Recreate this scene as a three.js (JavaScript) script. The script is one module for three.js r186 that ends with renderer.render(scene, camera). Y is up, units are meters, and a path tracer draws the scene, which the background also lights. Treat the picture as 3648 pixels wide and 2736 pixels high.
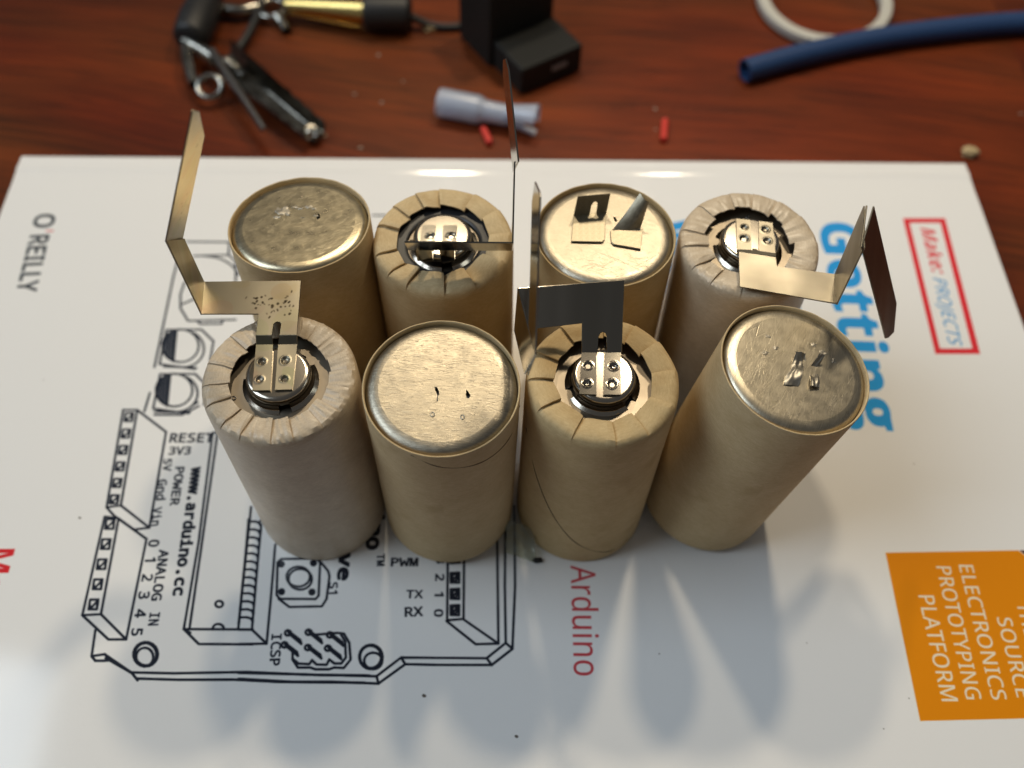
import * as THREE from 'three';
import { mergeGeometries, toCreasedNormals } from 'three/addons/utils/BufferGeometryUtils.js';
import { ImprovedNoise } from 'three/addons/math/ImprovedNoise.js';
import { RoundedBoxGeometry } from 'three/addons/geometries/RoundedBoxGeometry.js';
import { RectAreaLightUniformsLib } from 'three/addons/lights/RectAreaLightUniformsLib.js';

// ---------------------------------------------------------------- camera, light, exposure
// all measurements below are millimetres on the book (x along its spine, z towards the reader, y up from the cover); metres in the scene
const MM = 0.001, OX = 110, OZ = 75;
const W = (x, y, z) => new THREE.Vector3((x - OX) * MM, y * MM, (z - OZ) * MM);
const scene = new THREE.Scene();
const camera = new THREE.PerspectiveCamera(42.91, 1024 / 768, 0.01, 20);
camera.position.copy(W(107.29, 160.65, 163.5));
camera.rotation.set(-1.000539, -0.034705, 0.032736, 'YXZ');
camera.focus = 0.143; camera.userData.fStop = 13.5;
const renderer = new THREE.WebGLRenderer({ antialias: true });
renderer.toneMapping = THREE.LinearToneMapping;
renderer.toneMappingExposure = 0.97;
renderer.shadowMap.enabled = true;
scene.background = new THREE.Color().setRGB(0.085, 0.086, 0.088);     // the dim room around the table
RectAreaLightUniformsLib.init();
const WARM = new THREE.Color().setRGB(1, 0.845, 0.61), COOL = new THREE.Color().setRGB(0.75, 0.88, 1);
const LAMPS = [{ at: [205, 328, -129], power: 0.138 }, { at: [76, 391, -180], power: 0.152 }];
const CEILING = { at: [-1000, 1300, 100], size: 0.9, nits: 3.7 };

// ---------------------------------------------------------------- helpers
let seed = 20240611;
const rnd = () => { seed = (seed * 1664525 + 1013904223) >>> 0; return seed / 4294967296; };
const rr = (a, b) => a + (b - a) * rnd();
const noise = new ImprovedNoise(), N3 = (x, y, z) => noise.noise(x, y, z);
const fbm = (x, y, z, o = 4) => { let s = 0, a = 0.5; for (let i = 0; i < o; i++) { s += a * N3(x, y, z + i * 7.3); x *= 2.03; y *= 2.03; a *= 0.5; } return s; };
const taken = {};
function numbered(name) { const k = taken[name] = (taken[name] ?? -1) + 1; return k ? `${name}_${String(k).padStart(3, '0')}` : name; }
function tag(o, label, category, group) { o.userData = { label, category }; if (group) o.userData.group = group; return o; }
function thing(name, pos, label, category, group) { const g = new THREE.Group(); g.name = numbered(name); g.position.copy(pos); scene.add(g); return tag(g, label, category, group); }
function mesh(name, geo, mat, parent = scene) { const m = new THREE.Mesh(Array.isArray(geo) ? merge(geo) : geo, mat); m.name = parent === scene ? numbered(name) : name; parent.add(m); return m; }
function flat(g) { const q = g.index ? g.toNonIndexed() : g; for (const k of Object.keys(q.attributes)) if (!['position', 'normal', 'uv'].includes(k)) q.deleteAttribute(k); if (!q.attributes.uv) q.setAttribute('uv', new THREE.BufferAttribute(new Float32Array(q.attributes.position.count * 2), 2)); return q; }
const merge = (a) => mergeGeometries(a.map(flat));
const mmGeo = (g) => g.scale(MM, MM, MM);
const lathe = (pts, seg = 96, a0 = 0, a1 = Math.PI * 2) => new THREE.LatheGeometry(pts.map((p) => new THREE.Vector2(p[0], p[1])), seg, a0, a1);
const V3 = (a) => new THREE.Vector3(a[0], a[1], a[2]);
const tubeMM = (pts, r, seg = 40, rad = 10, closed = false) => new THREE.TubeGeometry(new THREE.CatmullRomCurve3(pts.map(V3), closed), seg, r, rad, closed);
// a flat sheet of metal: polygon (list of 3-D points in one plane) given a thickness
function sheet(poly, t = 0.25) {
  const p = poly.map(V3), n = new THREE.Vector3();
  for (let i = 0; i < p.length; i++) n.add(new THREE.Vector3().crossVectors(p[i].clone().sub(p[0]), p[(i + 1) % p.length].clone().sub(p[0])));
  n.normalize();
  const ux = p[1].clone().sub(p[0]).normalize(), uy = new THREE.Vector3().crossVectors(n, ux);
  const s = new THREE.Shape(p.map((q) => { const d = q.clone().sub(p[0]); return new THREE.Vector2(d.dot(ux), d.dot(uy)); }));
  const b = Math.min(0.05, t / 4);
  const g = new THREE.ExtrudeGeometry(s, { depth: t - 2 * b, bevelEnabled: true, bevelSize: b, bevelThickness: b, bevelSegments: 1, bevelOffset: -b, curveSegments: 6 });
  g.translate(0, 0, -(t - 2 * b) / 2);
  const m = new THREE.Matrix4().makeBasis(ux, uy, n).setPosition(p[0]);
  return g.applyMatrix4(m);
}
// rounded fold between two sheets
function fold(a, b, r = 0.13) {
  const A = V3(a), B = V3(b), g = new THREE.CylinderGeometry(r, r, A.distanceTo(B), 10);
  g.applyQuaternion(new THREE.Quaternion().setFromUnitVectors(new THREE.Vector3(0, 1, 0), B.clone().sub(A).normalize()));
  return g.translate((A.x + B.x) / 2, (A.y + B.y) / 2, (A.z + B.z) / 2);
}
// slab from a height function over a grid: fn(u,v) -> [x,y,z] of its upper face
function slab(fn, nu, nv, t = 0.25) {
  const pos = [], uv = [], idx = [], row = nv + 1;
  for (let s = 0; s < 2; s++) for (let i = 0; i <= nu; i++) for (let j = 0; j <= nv; j++) { const q = fn(i / nu, j / nv); pos.push(q[0], q[1] - s * t, q[2]); uv.push(i / nu, j / nv); }
  const o = (nu + 1) * row;
  for (let i = 0; i < nu; i++) for (let j = 0; j < nv; j++) { const a = i * row + j, b = a + row; idx.push(a, a + 1, b, b, a + 1, b + 1, o + a, o + b, o + a + 1, o + b, o + b + 1, o + a + 1); }
  const rim = []; for (let i = 0; i <= nu; i++) rim.push(i * row); for (let j = 1; j <= nv; j++) rim.push(nu * row + j); for (let i = nu - 1; i >= 0; i--) rim.push(i * row + nv); for (let j = nv - 1; j > 0; j--) rim.push(j);
  for (let k = 0; k < rim.length; k++) { const a = rim[k], b = rim[(k + 1) % rim.length]; idx.push(a, b, o + a, b, o + b, o + a); }
  const g = new THREE.BufferGeometry(); g.setAttribute('position', new THREE.Float32BufferAttribute(pos, 3)); g.setAttribute('uv', new THREE.Float32BufferAttribute(uv, 2)); g.setIndex(idx);
  return toCreasedNormals(g, 0.7);
}
function lump(x, y, z, sx, sy, sz, k) { const g = new THREE.IcosahedronGeometry(1, 3), p = g.attributes.position; for (let i = 0; i < p.count; i++) { const v = new THREE.Vector3().fromBufferAttribute(p, i), f = 1 + 0.7 * N3(v.x * 1.6 + k, v.y * 1.6, v.z * 1.6); p.setXYZ(i, x + v.x * f * sx, y + v.y * f * sy, z + v.z * f * sz); } g.computeVertexNormals(); return g; }

// ---------------------------------------------------------------- textures
function dataTex(w, h, fn, srgb) {
  const d = new Uint8Array(w * h * 4);
  for (let y = 0; y < h; y++) for (let x = 0; x < w; x++) { const c = fn(x, y), i = (y * w + x) * 4; d[i] = c[0]; d[i + 1] = c[1]; d[i + 2] = c[2]; d[i + 3] = 255; }
  const t = new THREE.DataTexture(d, w, h); t.magFilter = t.minFilter = THREE.LinearFilter; t.wrapS = t.wrapT = THREE.RepeatWrapping; if (srgb) t.colorSpace = THREE.SRGBColorSpace; t.needsUpdate = true; return t;
}
const cl = (v) => Math.max(0, Math.min(255, v));
const grey = (v) => [cl(v), cl(v), cl(v)];
function canvasTex(w, h, draw, srgb) { const c = document.createElement('canvas'); c.width = w; c.height = h; draw(c.getContext('2d'), w, h); const t = new THREE.CanvasTexture(c); t.wrapS = t.wrapT = THREE.RepeatWrapping; t.magFilter = THREE.LinearFilter; if (srgb) t.colorSpace = THREE.SRGBColorSpace; return t; }

const woodMap = dataTex(1536, 768, (x, y) => {                     // 0.42 m x 0.21 m of red-brown wood, grain along u with a slight slope
  const u = x / 1536 * 0.42, v = y / 768 * 0.21 + 0.16 * (u - 0.2) + 0.010 * N3(u * 9, y / 768 * 3, 2.2);
  const bands = fbm(u * 5, v * 70, 1.7, 4), fine = fbm(u * 36, v * 620, 9.1, 3), pore = fbm(u * 60, v * 1500, 5.5, 2), big = fbm(u * 7, v * 22, 4.4, 3);
  let t = 0.5 + 0.36 * bands + 0.5 * fine + 0.6 * big;
  t = Math.max(0, Math.min(1, t)); const k = pore > 0.24 ? 0.8 : 1;
  const warm = Math.max(0, Math.min(1, 0.5 + 1.5 * fbm(u * 8 + 3, v * 16, 12.2, 3)));
  return [cl((48 + 80 * t + 14 * warm) * k), cl((13 + 32 * t + 24 * warm) * k), cl((5 + 9 * t + 11 * warm) * k)];
}, true);
const woodBump = dataTex(1024, 512, (x, y) => grey(128 + 90 * fbm(x / 1024 * 15, (y / 512 * 0.21 + 0.16 * (x / 1024 * 0.42 - 0.2)) * 900, 5.5, 3)));
const kraft = (a, b, s) => dataTex(512, 512, (x, y) => { const U = x / 512, V = y / 512, n = fbm(U * 7, V * 7, s, 4), f = fbm(U * 26, V * 150, s + 3, 3), g = fbm(U * 120, V * 200, s + 6, 2), st = fbm(U * 3 + 9, V * 3, s + 11, 3); let m = 0.5 + 0.34 * n + 0.55 * f + 0.4 * g; if (st > 0.16) m -= (st - 0.16) * 1.2; return [0, 1, 2].map((i) => cl(a[i] + (b[i] - a[i]) * m)); }, true);
const kraftTan = kraft([184, 157, 114], [216, 194, 152], 1.3), kraftPale = kraft([178, 157, 128], [220, 203, 178], 8.8), kraftGold = kraft([184, 155, 108], [214, 190, 144], 4.6);
const paperBump = dataTex(512, 512, (x, y) => grey(128 + 80 * fbm(x / 512 * 60, y / 512 * 160, 2.7, 4)));
const pebble = dataTex(1024, 1024, (x, y) => grey(128 + 130 * fbm(x / 1024 * 40, y / 1024 * 40, 3.3, 2) + 60 * fbm(x / 1024 * 11, y / 1024 * 11, 6.1, 2)));
pebble.repeat.set(9, 6);
// scratched metal: fine parallel or crossing lines over cloudy tarnish, bump and roughness
function scratches(w, n, angle, spread, s, extra) {
  return canvasTex(w, w, (c) => {
    c.fillStyle = '#808080'; c.fillRect(0, 0, w, w);
    for (let i = 0; i < n; i++) { const a = angle + spread * (rnd() + rnd() - 1), x = rnd() * w, y = rnd() * w, l = rr(0.01, 0.12) * w, k = Math.floor(rr(70, 186)); c.strokeStyle = `rgba(${k},${k},${k},${rr(0.25, 0.8)})`; c.lineWidth = rr(0.6, 1.6); c.beginPath(); c.moveTo(x, y); c.lineTo(x + l * Math.cos(a), y + l * Math.sin(a)); c.stroke(); }
    if (extra) extra(c, w);
  });
}
const cloudy = (lo, hi, sx, sy, s, size = 256) => dataTex(size, size, (x, y) => grey(255 * (lo + (hi - lo) * Math.max(0, Math.min(1, 0.5 + 1.1 * fbm(x / size * sx, y / size * sy, s, 4))))));
const tarnish = (a, b, s, k = 6) => dataTex(256, 256, (x, y) => { const m = Math.max(0, Math.min(1, 0.5 + 1.3 * fbm(x / 256 * k, y / 256 * k, s, 4))); return [0, 1, 2].map((i) => cl(a[i] + (b[i] - a[i]) * m)); }, true);
const engrave = (c, w, marks) => { c.strokeStyle = 'rgba(30,30,30,0.9)'; c.lineWidth = w / 150; for (const m of marks) { c.beginPath(); m.forEach((p, i) => { const X = w * (0.5 + p[0] / 18), Y = w * (0.5 + p[1] / 18); i ? c.lineTo(X, Y) : c.moveTo(X, Y); }); c.stroke(); } };

// ---------------------------------------------------------------- materials
const std = (o) => new THREE.MeshStandardMaterial(o), phy = (o) => new THREE.MeshPhysicalMaterial(o);
const lin = (r, g, b) => new THREE.Color().setRGB(r, g, b);
const tabBump = dataTex(256, 256, (x, y) => grey(128 + 150 * fbm(x / 256 * 14, y / 256 * 14, 4.9, 2)));
const M = {
  paperTan: std({ map: kraftTan, roughness: 0.82, bumpMap: paperBump, bumpScale: 0.00006 }),
  paperGold: std({ map: kraftGold, roughness: 0.82, bumpMap: paperBump, bumpScale: 0.00006 }),
  paperPale: phy({ map: kraftPale, roughness: 0.6, clearcoat: 0.35, clearcoatRoughness: 0.28, bumpMap: paperBump, bumpScale: 0.00007 }),
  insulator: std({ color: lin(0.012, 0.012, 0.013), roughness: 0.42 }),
  seam: std({ color: lin(0.09, 0.06, 0.035), roughness: 0.9 }),
  dark: std({ color: lin(0.012, 0.012, 0.013), roughness: 0.55 }),
  canPlate: std({ color: lin(0.26, 0.22, 0.17), metalness: 1, roughness: 0.52, roughnessMap: cloudy(0.6, 1, 5, 5, 3.1) }),
  canDark: std({ color: lin(0.16, 0.15, 0.145), metalness: 1, roughness: 0.3 }),
  button: std({ color: lin(0.46, 0.41, 0.34), metalness: 1, roughness: 0.19, bumpMap: scratches(256, 260, 0.3, 3, 1), bumpScale: 0.00001 }),
  tab: std({ map: tarnish([148, 142, 131], [182, 175, 162], 2.2, 22), metalness: 1, roughness: 0.15, roughnessMap: cloudy(0.75, 1, 4, 4, 7.7), bumpMap: tabBump, bumpScale: 0.00007 }),
  tabStub: std({ map: tarnish([158, 148, 128], [188, 178, 156], 6.2), metalness: 1, roughness: 0.44, bumpMap: scratches(256, 300, 0.2, 1, 2), bumpScale: 0.00002 }),
  tabStained: std({ map: canvasTex(1024, 1024, (c, w) => { c.fillStyle = '#8f8878'; c.fillRect(0, 0, w, w); for (let i = 0; i < 1500; i++) { c.fillStyle = `rgba(${108 + rnd() * 46},${96 + rnd() * 34},${70 + rnd() * 24},${rr(0.05, 0.2)})`; c.beginPath(); c.ellipse(rnd() * w, rnd() * w, rr(3, 22), rr(3, 16), rnd() * 3, 0, 7); c.fill(); } for (let k = 0; k < 60; k++) { const known = [[0.352, 0.722], [0.362, 0.716], [0.372, 0.728], [0.34, 0.726], [0.378, 0.715], [0.42, 0.62], [0.47, 0.52]][k], X = (known ? known[0] : rnd()) * w, Y = (known ? known[1] : rnd()) * w; for (let i = 0; i < 9; i++) { c.fillStyle = `rgba(34,28,22,${rr(0.4, 0.9)})`; c.beginPath(); c.ellipse(X + rr(-30, 30) * rnd(), Y + rr(-22, 22) * rnd(), rr(0.6, 2.6), rr(0.5, 1.8), rnd() * 3, 0, 7); c.fill(); } } }, true), metalness: 1, roughness: 0.42, roughnessMap: cloudy(0.7, 1, 6, 6, 9.9), bumpMap: tabBump, bumpScale: 0.00016 }),
  tabDark: std({ map: tarnish([118, 112, 100], [160, 153, 138], 5.2, 14), metalness: 1, roughness: 0.42, bumpMap: tabBump, bumpScale: 0.0002, roughnessMap: cloudy(0.7, 1, 5, 5, 1.1) }),
  weld: std({ color: lin(0.42, 0.39, 0.33), metalness: 1, roughness: 0.46 }),
  silver: std({ map: tarnish([110, 106, 98], [196, 192, 182], 3.9, 9), metalness: 1, roughness: 0.26, roughnessMap: cloudy(0.5, 1, 12, 12, 2.6) }),
  clipSteel: std({ map: tarnish([86, 82, 74], [176, 172, 162], 6.9, 9), metalness: 1, roughness: 0.28, roughnessMap: cloudy(0.5, 1, 12, 12, 5.6) }),
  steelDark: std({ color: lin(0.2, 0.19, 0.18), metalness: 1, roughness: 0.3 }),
  brass: std({ color: lin(0.78, 0.56, 0.2), metalness: 1, roughness: 0.24 }),
  blackPlastic: phy({ color: lin(0.013, 0.013, 0.012), roughness: 0.55, specularIntensity: 0.45, bumpMap: paperBump, bumpScale: 0.00002 }),
  blackRubber: std({ color: lin(0.01, 0.01, 0.011), roughness: 0.5 }),
  blueTube: phy({ color: lin(0.018, 0.048, 0.13), roughness: 0.5, specularIntensity: 0.7 }),
  ring: std({ color: lin(0.5, 0.48, 0.42), roughness: 0.5 }),
  crimp: phy({ color: lin(0.70, 0.75, 0.85), roughness: 0.35, transmission: 0.6, thickness: 0, clearcoat: 0.6, clearcoatRoughness: 0.15 }),
  redWire: std({ color: lin(0.62, 0.045, 0.03), roughness: 0.5 }),
  crumb: std({ color: lin(0.5, 0.38, 0.2), roughness: 0.8 }),
  crumbPale: std({ color: lin(0.36, 0.27, 0.2), roughness: 0.7 }),
  tape: phy({ color: lin(0.84, 0.86, 0.80), roughness: 0.22, transmission: 0.92, thickness: 0 }),
  pages: std({ color: lin(0.72, 0.68, 0.58), roughness: 0.9 }),
  bulb: std({ color: lin(0.8, 0.8, 0.8), emissive: WARM, emissiveIntensity: 12, roughness: 0.3 }),
  panel: std({ color: lin(0.8, 0.8, 0.8), emissive: COOL, emissiveIntensity: 2, roughness: 0.6 }),
  lampMetal: std({ color: lin(0.25, 0.25, 0.25), metalness: 1, roughness: 0.35 }),
};
// worn nickel: mottled colour with thousands of fine scratches; the same scratches in the bump
function wornMetal(o) {
  const w = 1024, sc = []; for (let i = 0; i < o.n; i++) sc.push([rnd() * w, rnd() * w, o.angle + o.spread * (rnd() + rnd() - 1), rr(0.008, o.len ?? 0.1) * w, rnd(), rr(0.5, 1.7)]);
  const lines = (c, dark, light, al) => { for (const [x, y, a, l, k, t] of sc) { c.strokeStyle = (k < 0.5 ? `rgba(${dark},` : `rgba(${light},`) + al * (0.3 + 0.7 * Math.abs(k - 0.5) * 2) + ')'; c.lineWidth = t; c.beginPath(); c.moveTo(x, y); c.lineTo(x + l * Math.cos(a), y + l * Math.sin(a)); c.stroke(); } };
  const spots = []; for (let i = 0; i < o.spots; i++) spots.push([rnd() * w, rnd() * w, rr(2, 26), rr(2, 20), rnd() * 3, rnd()]);
  const map = canvasTex(w, w, (c) => { c.fillStyle = `rgb(${o.base})`; c.fillRect(0, 0, w, w); for (const [x, y, rx, ry, a, k] of spots) { c.fillStyle = k < 0.6 ? `rgba(${o.dark},${0.06 + 0.16 * k})` : `rgba(${o.light},${0.05 + 0.1 * k})`; c.beginPath(); for (let q = 0; q < 11; q++) { const t = q / 11 * 6.283, f = 0.6 + 0.8 * Math.abs(N3(Math.cos(t) * 1.5 + x, Math.sin(t) * 1.5, y)); c.lineTo(x + rx * f * Math.cos(t + a), y + ry * f * Math.sin(t + a)); } c.fill(); } lines(c, o.dark, o.light, 0.6); }, true);
  const bump = canvasTex(w, w, (c) => { c.fillStyle = '#808080'; c.fillRect(0, 0, w, w); lines(c, '40,40,40', '210,210,210', 0.7); if (o.marks) engrave(c, w, o.marks); });
  return std({ metalness: 1, map, roughness: o.rough, roughnessMap: cloudy(0.72, 1, 14, 14, o.n / 777), bumpMap: bump, bumpScale: o.bump });
}
function endMetal(style) {
  if (style === 'brushed') return wornMetal({ n: 9000, angle: 0.08, spread: 0.22, len: 0.06, base: '164,155,138', dark: '122,113,97', light: '200,191,174', spots: 50, rough: 0.46, bump: 0.00004, marks: [[[5.2, 0.9], [7.4, 1.6], [4.8, 2.4], [7.0, 3.4]]] });
  if (style === 'scraped') return wornMetal({ n: 3200, angle: -0.55, spread: 0.55, len: 0.14, base: '192,180,152', dark: '108,98,78', light: '232,222,196', spots: 120, rough: 0.36, bump: 0.00002 });
  if (style === 'bright') return wornMetal({ n: 4200, angle: 0.4, spread: 1.5, len: 0.07, base: '172,163,146', dark: '132,123,106', light: '204,195,178', spots: 60, rough: 0.46, bump: 0.00004, marks: [[[3.4, 4.2], [5.4, 4.0], [3.5, 5.3], [5.6, 5.6]], [[-1, 3.2], [1.4, 4.4], [4.6, 6.6]], [[-3.2, 5.6], [-1.8, 5.0], [-0.6, 5.4], [0.6, 4.6]], [[-2.6, 5.9], [-1.4, 5.3], [-0.2, 5.8]]] });
  return wornMetal({ n: 2600, angle: 2.0, spread: 0.5, len: 0.16, base: '194,184,163', dark: '112,103,86', light: '234,225,206', spots: 120, rough: 0.42, bump: 0.00002, marks: [[[-5, -4.6], [-3.6, -5.4], [-4.2, -3.8], [-2.8, -4.6]]] });
}

// ---------------------------------------------------------------- table
{
  const g = new THREE.BoxGeometry(1.3, 0.03, 0.9, 1, 1, 1); const p = g.attributes.position, n = g.attributes.normal, uv = g.attributes.uv;
  for (let i = 0; i < p.count; i++) uv.setXY(i, (p.getX(i) + 0.65) / 0.42 + 0.13, Math.abs(n.getY(i)) > 0.5 ? -p.getZ(i) / 0.21 + 0.37 : p.getY(i) / 0.21);
  const t = mesh('table', g, phy({ map: woodMap, roughness: 0.4, specularIntensity: 0.55, bumpMap: woodBump, bumpScale: 0.00006 }));
  t.position.set(0, -0.008 - 0.015, -0.2 + 0.1); t.userData = { kind: 'structure', label: 'dark red-brown varnished wooden tabletop with streaky grain', category: 'table' };
}

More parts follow.
